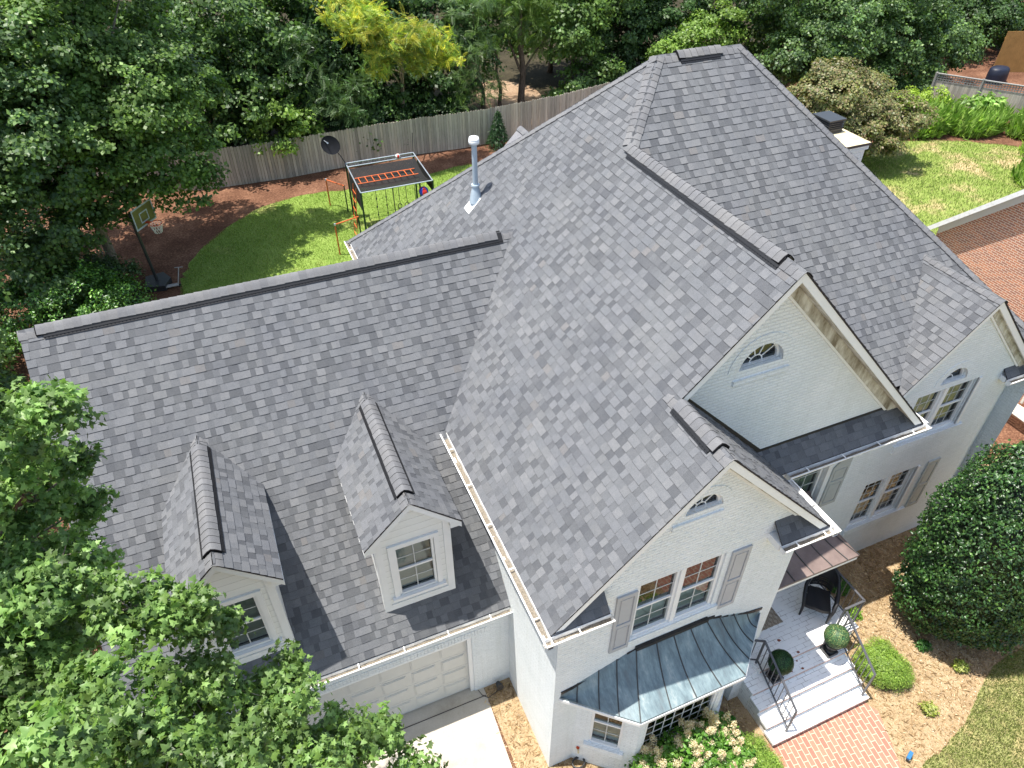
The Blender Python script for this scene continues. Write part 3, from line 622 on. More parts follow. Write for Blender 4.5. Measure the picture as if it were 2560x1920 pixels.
# ---------------------------------------------------------------- garage dormers
def dormer(parent,x0,label):
    """x0 = ridge x"""
    d=bpy.data.objects.new('dormer',None); col.objects.link(d); d.parent=parent; d.location=(x0,-5.25,-2.1-parent.location.z); d['label']=label
    hw=.65; zr=.80; ze=-.03; ov=.19; yf=-5.42; md=(zr-ze)/(hw+ov)
    def yroof(z): return yG-(zG-z)/mG
    yr=yroof(zr); yv=yroof(ze)
    for s in(-1,1):
        xe=x0+s*(hw+ov)
        roof('dormer_roof',d,(xe,0,ze),(0,1,0),(-s,0,md),[[(xe,yf,ze),(x0,yf,zr),(x0,yr+.02,zr),(xe,yv,ze)]],30+s+int(x0*3))
    caps('ridge_cap',d,(x0,yf-.02,zr),(x0,yr+.02,zr),(-1,0,-md),(1,0,-md),.185,lift=.058,seed=31,vr=(.28,2.62))
    vent(d,(x0,yf+.28,zr),(x0,yr-.25,zr),(-1,0,-md),(1,0,-md),w=.19)
    f=MB(); zb=-2.09; fr_=front(-5.25)
    hole=[(x0-.36,-1.72),(x0+.36,-1.72),(x0+.36,-.40),(x0-.36,-.40)]
    wall_panel(f,fr_,[(x0-hw,zb),(x0+hw,zb),(x0+hw,ze+.12),(x0,zr-.14),(x0-hw,ze+.12)],[hole],.05)
    for s in(-1,1):
        xw=x0+s*hw; f.face([(xw,-5.25,zb-.02),(xw,-5.25,ze+.1),(xw,yv+.1,ze+.1)])
    f.build('wall','siding',d)
    t=MB()
    for s in(-1,1):
        xe=x0+s*(hw+ov); t.prism([(xe,ze-.035),(x0,zr-.035),(x0,zr-.17),(xe,ze-.17)],yf+.012,yf+.04,'y')
        a,b_=sorted((x0+s*hw,x0+s*(hw-.11))); t.box(a,b_,-5.272,-5.251,zb,ze+.10)
        a,b_=sorted((x0+s*(hw+.001),x0+s*(hw+.022))); 
        t.prism([(-5.272,zb),(-5.14,zb+.14),(-5.14,ze+.05),(-5.272,ze+.05)],a,b_,'x')
        t.prism([(xe,ze-.16),(x0+s*hw,ze-.16),(x0+s*(hw-.0),ze+.1)],yf+.042,yv-.35,'y')
        # moulding under rake on the wall
        t.prism([(x0+s*(hw-.11),ze+.03),(x0,zr-.17),(x0,zr-.24),(x0+s*(hw-.11),ze-.04)],-5.268,-5.251,'y')
    t.box(x0-hw+.11,x0+hw-.11,-5.270,-5.251,zb,zb+.16)
    for a,b_ in((x0-.45,x0-.36),(x0+.36,x0+.45)): t.box(a,b_,-5.285,-5.2505,-1.80,-.30)
    t.box(x0-.36,x0+.36,-5.285,-5.2505,-.40,-.30); t.box(x0-.50,x0+.50,-5.33,-5.2504,-1.80,-1.73)
    t.build('trim','white_paint',d)
    window(d,fr_,x0-.355,x0+.355,-1.72,-.40,2,4,'blind',.03,.045)
    f=MB(); f.box(x0-.7,x0+.7,-5.262,-5.20,-2.13,-2.092); f.build('flashing','flash_dark',d)
    return d
dormer(house,-1.30,'dormer nearest the main block'); dormer(house,-4.26,'dormer half hidden by the maple leaves')
# ---------------------------------------------------------------- chimney, vent pipe
ch=MB(); ch.box(12.13,12.88,.33,1.95,G-.3,2.12); ch.box(12.08,12.93,.28,2.0,2.12,2.25); co=ch.build('chimney','painted_brick',house)
ch=MB(); ch.box(12.06,12.95,.26,2.02,2.25,2.30); ch.build('chimney_crown','cap_concrete',co)
ch=MB(); ch.box(12.05,12.96,.25,.262,2.235,2.30); ch.box(12.045,12.06,.25,2.03,2.235,2.30); ch.build('crown_flashing','dark_metal',co)
ch=MB(); ch.box(12.24,12.74,1.12,1.72,2.30,2.42); ch.box(12.26,12.72,1.14,1.70,2.42,2.62)
for k in range(5): ch.box(12.225,12.755,1.105,1.735,2.34+k*.055,2.352+k*.055)
ch.box(12.21,12.77,1.09,1.75,2.62,2.66); ch.build('chimney_cap','dark_metal',co)
vp=MB(); px,py=2.32,1.0; pz=m*px
vp.tube([(px,py,pz-.15),(px,py,pz+1.27)],.058,16); pipe=vp.build('vent_pipe','pipe_gray',house)
vp=MB(); vp.tube([(px,py,pz-.05),(px,py,pz+.20),(px,py,pz+.34)],[.15,.10,.062],16); vp.tube([(px,py,pz+.33),(px,py,pz+.36)],[.095,.09],16); vp.build('pipe_boot','pipe_gray',pipe)
vp=MB(); vp.face([(px-.24+t,py+s,m*(px-.24+t)+.022) for t,s in((0,-.16),(.30,-.16),(.30,.16),(0,.16))]); vp.build('flashing_plate','lead_flash',pipe)
vp=MB(); vp.tube([(px,py,pz+1.25),(px,py,pz+1.27),(px,py,pz+1.33),(px,py,pz+1.35)],[.07,.115,.115,.10],20); vp.tube([(px,py,pz+1.355),(px,py,pz+1.40),(px,py,pz+1.425)],[.112,.10,.02],20); vp.build('rain_cap','tin_white',pipe)
# ---------------------------------------------------------------- bay window and its copper roof
def bay_roof(parent,name,mat,top,eave,seams,th=.02,curve=.20,tag_=None):
    """top/eave: matching 3D polylines; sheet sags (concave) between them; seams: list of parameters along the polyline"""
    def P(line,t):
        L=[0]; 
        for a,b_ in zip(line,line[1:]): L.append(L[-1]+1)
        i=min(int(t),len(line)-2); f=t-i; a=Vector(line[i]); b_=Vector(line[i+1]); return a+(b_-a)*f
    def S(t,v,h=0):
        a=P(top,t); b_=P(eave,t); p=a+(b_-a)*v; p.z-=curve*math.sin(math.pi*min(1,v))*(1-.25*v); p.z+=h; return p
    n=(len(top)-1)*12; f=MB()
    rows=[[S(i/12,v/10) for i in range(n+1)] for v in range(11)]
    f.grid(rows); f.grid([rows[-1],[p-Vector((0,0,.05)) for p in rows[-1]]],sm=False)
    r=f.build(name,mat,parent)
    for t in seams:
        q=MB(); q.tube([S(t,v/10,.012) for v in range(11)],.011,6); q.build('seam','copper_seam',r)
    return r,S
eb=-2.68
top=[(.42,Y2,-2.55),(1.85,Y2,-2.03),(3.28,Y2,-2.03),(4.62,Y2,-2.55)]
eav=[(.40,Y2+.0,eb),(1.47,-8.60,eb),(3.62,-8.60,eb),(4.66,Y2,eb)]
br,_=bay_roof(house,'bay_roof','copper_patina',top,eav,[.22,.5,.74,1.0,1.28,1.52,1.76,2.0,2.24,2.5,2.74],curve=.12)
# top flashing
f=MB(); f.bar((1.82,Y2-.03,-2.0),(3.30,Y2-.03,-2.0),.07,.08)
for s_,(a,b_) in enumerate((((.42,Y2-.012,-2.52),(1.85,Y2-.012,-2.02)),((3.28,Y2-.012,-2.02),(4.62,Y2-.012,-2.52)))):
    A=Vector(a);B=Vector(b_); n=8
    for k in range(n):
        p=A+(B-A)*(k/n); q=A+(B-A)*((k+1.12)/n); p.z-=.10*math.sin(math.pi*(k+.3)/n); q.z=p.z+ (B.z-A.z)/n*.55
        f.bar(p,q,.016,.075)
f.build('flashing','flash_dark',br)
mb=MB()      # bay soffit / fascia
for a,b_ in zip(eav,eav[1:]):
    A=Vector(a)-Vector((0,0,.09));B=Vector(b_)-Vector((0,0,.09)); mb.bar(A,B,.03,.08)
mb.face([(x,y,eb-.13) for x,y,z in eav][::-1]); mb.build('bay_fascia','white_paint',house)
# bay walls: corner points
b0=(.78,Y2);b1=(1.68,-8.42);b2=(3.45,-8.42);b3=(4.3,Y2)
def seg_fr(a,b_):
    A=Vector((a[0],a[1],0));B=Vector((b_[0],b_[1],0)); d=(B-A).normalized(); n=Vector((d.y,-d.x,0))
    return (lambda u,dd,z:tuple(A+d*u+n*dd+Vector((0,0,z)))),(B-A).length
bw=MB()
for (a,b_,w0) in ((b0,b1,1),(b1,b2,0),(b2,b3,1)):
    fr_,L=seg_fr(a,b_)
    if w0: h=[(L/2-.30,-4.55),(L/2+.30,-4.55),(L/2+.30,-3.0),(L/2-.30,-3.0)]
    else: h=[(.12,-4.62),(L-.12,-4.62),(L-.12,-2.95),(.12,-2.95)]
    wall_panel(bw,fr_,[(0,G-.1),(L,G-.1),(L,eb-.05),(0,eb-.05)],[h],.1)
    fbox(bw,fr_,h[0][0]-.08,h[1][0]+.08,-.02,.07,h[0][1]-.12,h[0][1]-.003)
    fbox(bw,fr_,h[0][0]-.08,h[1][0]+.08,-.02,.05,h[0][1]-.24,h[0][1]-.125)
    if w0: window(house,fr_,h[0][0],h[1][0],-4.55,-3.0,2,4,'half',.06,.05)
    else:
        window(house,fr_,.12,L-.12,-4.62,-2.95,7,6,None,.05,.05,mid=False)
bw.build('bay_wall','painted_brick',house)
# porch roof
pt=[(xr2,YF-.45,-2.0),(6.75,YF-.45,-2.0),(7.05,YF-.02,-2.0)]
pe=[(xr2,-7.47,-2.48),(7.20,-7.47,-2.48),(7.22,YF-.02,-2.48)]
pr,_=bay_roof(house,'porch_roof','copper_brown',pt,pe,[.09,.3,.5,.7,.87,1.0],curve=.10)
mb=MB(); mb.face([(xr2,YF,-1.99),(7.05,YF,-1.99),(6.75,YF-.45,-1.999),(xr2,YF-.45,-1.999)]); mb.build('porch_roof_top','copper_brown',pr)
mb=MB(); mb.box(xr2+.002,7.19,-7.46,-7.42,-2.62,-2.50); mb.box(7.15,7.19,-7.42,YF-.003,-2.62,-2.50); mb.face([(xr2,-7.42,-2.6),(7.15,-7.42,-2.6),(7.15,YF,-2.6),(xr2,YF,-2.6)]); mb.build('porch_fascia','white_paint',house)
# ---------------------------------------------------------------- porch and steps
pm=MB(); zp=-4.6
pm.box(4.35,7.50,-7.93,YF-.004,G-.2,zp-.1); pm.box(4.92,7.56,-7.97,YF-.003,zp-.1,zp)
ys=[-8.255,-8.54,-8.83,-9.10]
prev=-7.93
for k,y in enumerate(ys):
    z=zp-.17*(k+1)
    pm.box(4.62 if k else 4.60,7.03,y+.03,prev+.002*k,G-.2,z-.07); pm.box(4.58,7.06,y,prev+.0,z-.07,z); prev=y+.03
porch=pm.build('porch','chip_white',house)
mb=MB()
for k,y in enumerate([-7.97]+ys):
    z=zp-.17*k; x0_,x1_=(4.94,7.55) if k==0 else (4.6,7.05)
    mb.box(x0_,x1_,y-.006,y-.001,z-.072,z-.012)
mb.build('worn_nosing','nosing_wear',porch)
mb=MB(); rg=random.Random(8)
for (x,y) in ((5.75,-7.55),(5.95,-7.93),(5.9,-8.02),(5.72,-7.95),(5.55,-7.93),(5.63,-8.15),(5.35,-7.75),(5.28,-7.88),(5.9,-8.2)):
    z=zp if y>-7.97 else zp-.17
    a=rg.random()*3; s_=rg.uniform(.02,.055); mb.face([(x+s_*math.cos(a+t)*rg.uniform(.6,1.2),y+s_*.7*math.sin(a+t),z+.003) for t in (0,1.3,2.4,3.6,5)])
mb.build('paint_chip','brick_chip',porch)
# ---------------------------------------------------------------- railings
def railing(label,pts_top,drop,loc,spacing=.12,posts=()):
    t=thing('railing',label,'railing',loc,'black iron porch railings')
    a=MB(); 
    for p,q in zip(pts_top,pts_top[1:]): a.bar(p,q,.045,.02)
    a.build('top_rail','rail_iron',t)
    b_=MB(); lo=[(p[0],p[1],p[2]-drop) for p in pts_top]
    for p,q in zip(lo,lo[1:]): b_.bar(p,q,.03,.015)
    b_.build('bottom_rail','rail_iron',t)
    for p,q in zip(pts_top,pts_top[1:]):
        P=Vector(p);Q=Vector(q); n=max(1,int((Q-P).length/spacing))
        for k in range(1,n):
            r=P+(Q-P)*(k/n); m_=MB(); m_.bar(r,(r.x,r.y,r.z-drop),.014); m_.build('baluster','rail_iron',t)
    for (x,y,z0_,z1_) in posts:
        m_=MB(); m_.bar((x,y,z0_),(x,y,z1_),.035); m_.build('post','rail_iron',t)
    return t
railing('iron railing round the right side of the porch behind the wicker chair',[(7.46,YF-.1,-3.70),(7.46,-7.86,-3.70),(6.95,-7.86,-3.70)],.80,(7.46,-7.0,zp),posts=((7.46,-6.15,zp,-3.7),(7.46,-7.86,zp,-3.7),(6.95,-7.86,zp,-3.68)))
railing('iron stair railing beside the bright green shrub',[(6.95,-7.90,-3.72),(6.95,-9.0,-4.42)],.72,(6.95,-8.4,zp-.34),posts=((6.95,-9.0,-5.28,-4.41),))
railing('iron stair railing next to the copper bay roof',[(4.70,-7.62,-3.76),(4.98,-7.78,-3.76),(4.98,-8.98,-4.42)],.72,(4.98,-8.4,zp-.34),posts=((4.98,-7.78,zp,-3.75),(4.70,-7.62,zp-.0,-3.75),(4.98,-8.98,-5.28,-4.41)))
# ---------------------------------------------------------------- foliage generator
def _leafT(kind):
    if kind=='maple':
        pr=[(0,-.02),(.16,-.10),(.42,-.16),(.30,.06),(.56,.30),(.26,.34),(.20,.56),(0,.86),(-.20,.56),(-.26,.34),(-.56,.30),(-.30,.06),(-.42,-.16),(-.16,-.10)]
        V=[(0,.22,.05)]+[(x,y,-.12*abs(x)-.05*y*y) for x,y in pr]; n=len(pr)
        F=[(0,1+i,1+(i+1)%n) for i in range(n)]
    elif kind=='oval':
        V=[(0,0,0),(.28,.42,-.05),(0,1,-.10),(-.28,.42,-.05),(0,.45,.06)]; F=[(0,1,4),(1,2,4),(2,3,4),(3,0,4)]
    elif kind=='quad':
        V=[(0,0,0),(.38,.45,-.06),(0,1,-.05),(-.38,.45,-.06)]; F=[(0,1,2,3)]
    elif kind=='narrow':
        V=[(0,0,0),(.10,.35,0),(0,1,-.15),(-.10,.35,0)]; F=[(0,1,2,3)]
    elif kind=='frond':
        V=[];F=[]
        for i in range(8):
            y=.12+i*.115; z=-.28*y*y; l=.26*(1-.45*abs(i-3.2)/5)
            for s in(-1,1):
                b=len(V); V+=[(0,y,z),(s*l*.5,y+.02,z-.0),(s*l,y+.10,z-.07),(s*l*.45,y+.085,z-.01)]; F.append((b,b+1,b+2,b+3))
        b=len(V); V+=[(0,1.02,-.3),(.05,1.12,-.33),(0,1.3,-.42),(-.05,1.12,-.33)]; F.append((b,b+1,b+2,b+3))
    return np.array(V,dtype=np.float32),F
def leaves(name,parent,mat,C,Nrm,size,kind,colA,seed,loc=None,spread=.55,droop=None):
    """C (n,3) leaf positions, Nrm (n,3) preferred normals, size (n,), colA (n,3)"""
    rs=np.random.RandomState(seed); n=len(C); V,F=_leafT(kind)
    N=Nrm+rs.normal(0,spread,(n,3)); N/=np.linalg.norm(N,axis=1,keepdims=True)+1e-9
    A=rs.normal(0,1,(n,3)); 
    if droop is not None: A=A*.6+droop
    Y=A-(A*N).sum(1,keepdims=True)*N; Y/=np.linalg.norm(Y,axis=1,keepdims=True)+1e-9; X=np.cross(Y,N)
    P=C[:,None,:]+size[:,None,None]*(V[None,:,0:1]*X[:,None,:]+(V[None,:,1:2])*Y[:,None,:]+V[None,:,2:3]*N[:,None,:])
    nv=len(V); o0=np.zeros(3)
    if parent is not None:
        p=parent
        while p is not None: o0=o0+np.array(p.location); p=p.parent
    if loc is not None: o0=np.array(loc,dtype=float)
    P=(P.reshape(-1,3)-o0).astype(np.float32)
    lt=np.array([len(f) for f in F]); fl=np.concatenate([np.array(f) for f in F])
    loops=(np.arange(n)[:,None]*nv+fl[None,:]).reshape(-1).astype(np.int32)
    tot=np.tile(lt,n).astype(np.int32); st=np.concatenate([[0],np.cumsum(tot)[:-1]]).astype(np.int32)
    me=bpy.data.meshes.new(name); me.vertices.add(len(P)); me.vertices.foreach_set('co',P.reshape(-1))
    me.loops.add(len(loops)); me.loops.foreach_set('vertex_index',loops); me.polygons.add(len(tot)); me.polygons.foreach_set('loop_start',st); me.polygons.foreach_set('loop_total',tot)
    me.update(calc_edges=True)
    ca=me.color_attributes.new('Col','FLOAT_COLOR','CORNER'); cc=np.ones((len(loops),4),dtype=np.float32); cc[:,:3]=np.repeat(colA,len(fl),axis=0); ca.data.foreach_set('color',cc.reshape(-1))
    me.materials.append(MT[mat]); o=bpy.data.objects.new(name,me); col.objects.link(o); o.parent=parent
    if loc is not None: o.location=loc
    return o
def mixcol(rs,n,cols,var=.12):
    cols=np.array(cols); k=rs.randint(0,len(cols),n); c=cols[k]*(1+rs.normal(0,var,(n,1))); return np.clip(c,.004,1)
def crown_pts(blobs,seed,per_m2=2.2,sub=.42,leafn=70,flat=.55,shell=.55,upb=.6):
    """blobs: (x,y,z,r[,rz]); returns leaf positions, normals, cluster index"""
    rs=np.random.RandomState(seed); Cs=[];Ns=[];K=[];ci=0; cent=[]
    for b in blobs:
        r=b[3]; rz=b[4] if len(b)>4 else r*.85; c=np.array(b[:3])
        nc=max(5,int(per_m2*4*math.pi*r*r/ (sub*sub*6)))
        d=rs.normal(0,1,(nc,3)); d/=np.linalg.norm(d,axis=1,keepdims=True); rad=(shell+(1-shell)*rs.rand(nc,1)**.6)*(1+rs.normal(0,.10,(nc,1)))
        cc=c+d*rad*np.array([r,r,rz]); 
        for j in range(nc):
            n=int(leafn*rs.uniform(.5,1.4)); s=sub*rs.uniform(.6,1.35)
            q=rs.normal(0,1,(n,3)); q/=np.linalg.norm(q,axis=1,keepdims=True); q*=rs.rand(n,1)**.45
            q[:,2]*=flat; q[:,2]=q[:,2]-.25*(q[:,0]**2+q[:,1]**2)
            Cs.append(cc[j]+q*s); nn=np.array([0,0,upb])+d[j]*.55+q*.5; Ns.append(nn); K.append(np.full(n,ci)); ci+=1
            cent.append(cc[j])
    return np.concatenate(Cs),np.concatenate(Ns),np.concatenate(K),np.array(cent)
def tree(label,base,blobs,seed,cols,size=.16,kind='quad',mat='leaf',name='tree',cat='tree',group=None,trunk_r=.16,bark='bark',per=2.2,sub=.5,leafn=70,flat=.5,limbs=6,trunk_top=None,clvar=.16,spread=.5,droop=None,twigs=0,shell=.55,lean=(0,0),upb=.6):
    t=thing(name,label,cat,(base[0],base[1],base[2]),group); rs=np.random.RandomState(seed); rg=random.Random(seed)
    C,N,K,cent=crown_pts(blobs,seed,per,sub,leafn,flat,shell,upb)
    n=len(C); cv=1+rs.normal(0,clvar,(K.max()+1,1)); colr=mixcol(rs,n,cols,.13)*np.clip(cv[K],.5,1.6)
    leaves('crown',t,mat,C,N,size*rs.uniform(.65,1.3,n),kind,colr,seed+1,spread=spread,droop=droop)
    b=Vector(base); 
    bc=sum((Vector(x[:3]) for x in blobs),Vector())/len(blobs)
    tt=Vector(trunk_top) if trunk_top else Vector((b.x*.5+bc.x*.5,b.y*.5+bc.y*.5,bc.z))
    mb=MB(); N_=8
    pts=[b+(tt-b)*(i/N_)+Vector((math.sin(i*1.3+seed)*.10,math.cos(i*1.1+seed)*.10,0))*(1 if 0<i else 0) for i in range(N_+1)]
    mb.tube(pts,[trunk_r*(1.35 if i==0 else 1)*(1-.6*i/N_) for i in range(N_+1)],9)
    order=sorted(blobs,key=lambda q:-q[3])
    for k,bl in enumerate(order[:limbs+6]):
        f=rg.uniform(.35,.95); s=b+(tt-b)*f; e=Vector(bl[:3]); mid=(s+e)/2+Vector((rg.uniform(-.3,.3),rg.uniform(-.3,.3),rg.uniform(-.1,.4)))*min(1,(e-s).length*.3)
        r0=trunk_r*.42*(1-.5*f); mb.tube([s,(s+mid)/2+Vector((0,0,.05)),mid,(mid+e)/2,e],[r0,r0*.85,r0*.65,r0*.45,r0*.2],6)
        near=[c for c in cent if (Vector(c)-e).length<bl[3]*1.15][:twigs]
        for c in near:
            c=Vector(c); md=(e+c)/2+Vector((rg.uniform(-.1,.1),rg.uniform(-.1,.1),rg.uniform(-.05,.1))); mb.tube([e,md,c],[r0*.28,r0*.18,r0*.06],4,cap=False)
    mb.build('trunk',bark,t)
    return t
# ---------------------------------------------------------------- ground sheets
def sheet(name,pts,z,mat,sub=None,kind='structure'):
    mb=MB(); P=[Vector((p[0],p[1],0)) for p in pts]
    for t in tessellate_polygon([P]):
        q=[P[i] for i in t]
        if (q[1]-q[0]).cross(q[2]-q[0]).z<0: q=q[::-1]
        mb.face([(p.x,p.y,z) for p in q],uv=[(p.x,p.y) for p in q])
    return tag(mb.build(name,mat),kind=kind)
def smooth_poly(pts,n=6):
    out=[];N=len(pts)
    for i in range(N):
        p0,p1,p2,p3=[Vector((*pts[(i+k)%N],0)) for k in(-1,0,1,2)]
        for k in range(n):
            t=k/n; q=.5*((2*p1)+(-p0+p2)*t+(2*p0-5*p1+4*p2-p3)*t*t+(-p0+3*p1-3*p2+p3)*t**3); out.append((q.x,q.y))
    return out
def wob(pts,a=.06,seed=1):
    rg=random.Random(seed); return [(x+rg.uniform(-a,a),y+rg.uniform(-a,a)) for x,y in pts]
gm=MB()
zr_=lambda x,y:G-(.0 if not (x>7.5 and y<-4) else 0)
gm.face([(-250,-250,G-.012),(250,-250,G-.012),(250,300,G-.012),(-250,300,G-.012)]); tag(gm.build('ground','woodland_floor'),kind='structure')
sheet('mulch_bed',[(-.3,-50),(-.3,-5),(4,-5),(13,-5),(16,-5),(16,-15),(7,-50)],G-.008,'pine_straw_ground')
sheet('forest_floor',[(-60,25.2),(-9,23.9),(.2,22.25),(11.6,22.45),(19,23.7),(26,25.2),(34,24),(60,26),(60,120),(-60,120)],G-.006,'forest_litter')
sheet('clearing',smooth_poly([(12.8,24.6),(14.3,23.8),(15.9,24.8),(16.4,27),(16.6,30),(14.6,32),(13.0,30),(12.8,27.5)],5),G-.003,'clearing_soil')
lb=smooth_poly([(-5.4,8),(-5.3,13.25),(-5.03,14.76),(-4.39,16.26),(-3.32,17.74),(-1.76,19.19),(.2,19.87),(2.4,19.75),(4.74,19.3),(9,20.2),(12,19),(13,14),(10,6),(2,4.5)],5)
sheet('back_lawn',wob(lb,.13),G-.004,'lawn_bright')
lr=smooth_poly([(14.5,4),(17,12),(24,14.2),(30,14.2),(34.4,12.4),(37,9.3),(36,4),(30,0),(18,0)],5)
sheet('side_lawn',wob(lr,.1),G-.004,'lawn_dry')
lf=smooth_poly([(5.9,-14),(6.55,-11.2),(7.06,-10.56),(7.76,-10.44),(8.65,-10.22),(9.37,-9.9),(10.23,-9.58),(11.2,-9.5),(13,-9.3),(20,-8.5),(40,-12),(40,-50),(6,-50)],6)
sheet('front_lawn',wob(lf,.04),G-.0045,'lawn_front')
sheet('driveway',[(-7,-5.45),(-.31,-5.45),(-.31,-5.85),(-.38,-7.4),(-.6,-50),(-7,-50)],G+.004,'concrete')
sheet('garage_apron',[(-5.55,-5.5),(-.50,-5.5),(-.50,-5.80),(-5.55,-5.80)],G+.008,'concrete')
pathp=[(4.45,-9.0),(6.98,-9.06),(7.12,-9.35),(6.95,-9.8),(6.72,-10.35),(6.35,-11.2),(6.1,-13),(4.2,-13),(4.35,-11),(4.60,-9.8)]
sheet('brick_path',pathp,G+.002,'path_brick')
# expansion joint, hose of wires
mb=MB(); mb.box(-5.6,-.32,-6.0+.17,-6.0+.185,G+.009,G+.012); 
tag(mb.build('driveway_joint','flash_dark'),kind='structure')
# grass blades and pine straw
def scatter_blades(name,pts_fn,n,size,cols,seed,mat='blade',w=.02,up=1.0,flat=False,z=G-.003,kind='narrow'):
    rs=np.random.RandomState(seed); C=pts_fn(rs,n); C=np.concatenate([C,np.full((len(C),1),z)],1); n=len(C)
    N=rs.normal(0,1,(n,3)); 
    if flat: N=np.tile(np.array([[0,0,1.]]),(n,1))+rs.normal(0,.15,(n,3)); dr=None
    else: N[:,2]*=.2; dr=np.array([[0,0,up*2.0]])
    o=leaves(name,None,mat,C,N,size*rs.uniform(.5,1.4,n),kind,mixcol(rs,n,cols,.2),seed+1,loc=(float(C[:,0].mean()),float(C[:,1].mean()),G),spread=.05,droop=dr); o.data.name=name
    return tag(o,kind='stuff')
def inpoly(P,poly):
    x,y=P[:,0],P[:,1]; ins=np.zeros(len(P),bool); n=len(poly)
    for i in range(n):
        x1,y1_=poly[i];x2_,y2_=poly[(i+1)%n]
        c=((y1_>y)!=(y2_>y))&(x<(x2_-x1)*(y-y1_)/((y2_-y1_)+1e-12)+x1); ins^=c
    return ins
def rect_in(x0,x1,y0,y1_,poly=None,inv=None):
    def f(rs,n):
        P=np.stack([rs.uniform(x0,x1,n),rs.uniform(y0,y1_,n)],1)
        if poly is not None: P=P[inpoly(P,poly)]
        if inv is not None:
            for q in inv: P=P[~inpoly(P,q)]
        return P
    return f
tag(scatter_blades('grass',rect_in(5.8,13,-12.5,-9,lf),110000,.055,[(.13,.17,.04),(.20,.24,.07),(.33,.31,.15),(.46,.40,.24),(.16,.22,.05)],50),'short green and straw coloured grass of the front lawn','grass')
porchp=[(4.3,-9.2),(7.6,-9.2),(7.6,-5.9),(4.3,-5.9)]
tag(scatter_blades('pine_straw',rect_in(-.35,13,-12.5,-5.7,None,[lf,pathp,[(4.5,-9.13),(7.07,-9.13),(7.07,-7.9),(7.55,-7.9),(7.55,-5.9),(4.5,-5.9)],[(.3,-7.6),(4.9,-7.6),(4.9,-5),(.3,-5)]]),60000,.10,[(.32,.215,.115),(.43,.31,.18),(.52,.41,.27),(.22,.14,.07)],60,flat=True,z=G-.002,mat='blade'),'loose tan pine straw over the front planting bed','pine straw')
tag(scatter_blades('wood_chips',rect_in(7.8,12,-10.4,-6.5,None,[lf]),1500,.035,[(.62,.50,.36),(.5,.36,.24),(.7,.6,.48)],61,flat=True,z=G+.003,kind='quad'),'pale bark chips scattered on the straw bed','bark chips')
def lawnpat(rs,n):
    P=np.stack([rs.uniform(-5.5,9,n),rs.uniform(11,20.3,n)],1); return P[inpoly(P,lb)]
tag(scatter_blades('grass',lawnpat,90000,.07,[(.13,.20,.035),(.19,.28,.05),(.26,.35,.075),(.33,.35,.13)],52),'bright green mown grass of the back lawn','grass')
tag(scatter_blades('grass',rect_in(15,37,2,14.3,lr),90000,.10,[(.12,.19,.035),(.17,.26,.05),(.25,.31,.09),(.34,.31,.17)],53),'patchy green and tan grass of the side lawn','grass')
# mown stripes worn into the back lawn
# ---------------------------------------------------------------- back fence
FC=[(.44,.41,.35),(.39,.37,.32),(.48,.45,.38),(.34,.32,.275),(.46,.42,.345)]
def picket_fence(label,pts,h,seed,pw=.14,group=None,dogear=True):
    t=thing('fence',label,'fence',(pts[0][0],pts[0][1],G),group); rg=random.Random(seed); pk=MB(); rails=MB()
    for a,b_ in zip(pts,pts[1:]):
        A=Vector((a[0],a[1],G));B=Vector((b_[0],b_[1],G)); d=(B-A); L=d.length; d.normalize(); nn=Vector((-d.y,d.x,0)); k=0
        while k*pw<L:
            p=A+d*(k*pw); w_=pw-.012; hh=h+rg.uniform(-.03,.03); c=FC[int(rg.random()*5)]; j=rg.uniform(.85,1.15); c=tuple(x*j for x in c); o=nn*rg.uniform(-.008,.008)
            q=[p+o,p+d*w_+o,p+d*w_+o+Vector((0,0,hh-.04)),p+d*(w_-.03)+o+Vector((0,0,hh)),p+d*.03+o+Vector((0,0,hh)),p+o+Vector((0,0,hh-.04))]
            pk.face(q,c); pk.face([x+nn*.018 for x in q][::-1],c)
            for i in range(6): j2=(i+1)%6; pk.face([q[i],q[j2],q[j2]+nn*.018,q[i]+nn*.018],c)
            k+=1
        for zz in(.3,h/2,h-.3): rails.bar(A+nn*.05+Vector((0,0,zz)),B+nn*.05+Vector((0,0,zz)),.04,.09,(.16,.15,.13))
        n=int(L/2.4)+1
        for i in range(n): p=A+nn*.1+d*(i*2.4); rails.bar(p,p+Vector((0,0,h-.05)),.09,.09,(.16,.15,.13))
    pk.build('picket_panel','fence_wood',t); rails.build('rail','fence_wood',t); return t
picket_fence('weathered grey picket fence curving behind the back lawn',[(-14,25.5),(-8.0,23.6),(-3.6,22.3),(.2,22.1),(3.4,22.3),(7.0,22.35),(9.4,22.2),(11.6,22.3),(15.0,22.6),(19,23.5),(26,25)],1.86,3)
# fence with a lattice top at the right
t=thing('fence','grey board fence with a square lattice top at the far right corner','fence',(38,16,G)); pk=MB(); rg=random.Random(6)
A=Vector((36.6,17.3,G));B=Vector((41.5,10.5,G)); d=(B-A).normalized(); nn=Vector((-d.y,d.x,0)); L=(B-A).length; k=0
while k*.15<L:
    p=A+d*(k*.15); c=FC[int(rg.random()*5)]; q=[p,p+d*.145,p+d*.145+Vector((0,0,1.5)),p+Vector((0,0,1.5))]; pk.face(q,c); pk.face([x+nn*.02 for x in q][::-1],c); k+=1
pk.build('board_panel','fence_wood',t); pk=MB()
for zz in (1.5,1.62,1.74,1.86): pk.bar(A+Vector((0,0,zz)),B+Vector((0,0,zz)),.03,.035,(.26,.26,.25))
k=0
while k*.14<L: p=A+d*(k*.14); pk.bar(p+Vector((0,0,1.5)),p+Vector((0,0,1.86)),.03,.03,(.26,.26,.25)); k+=1
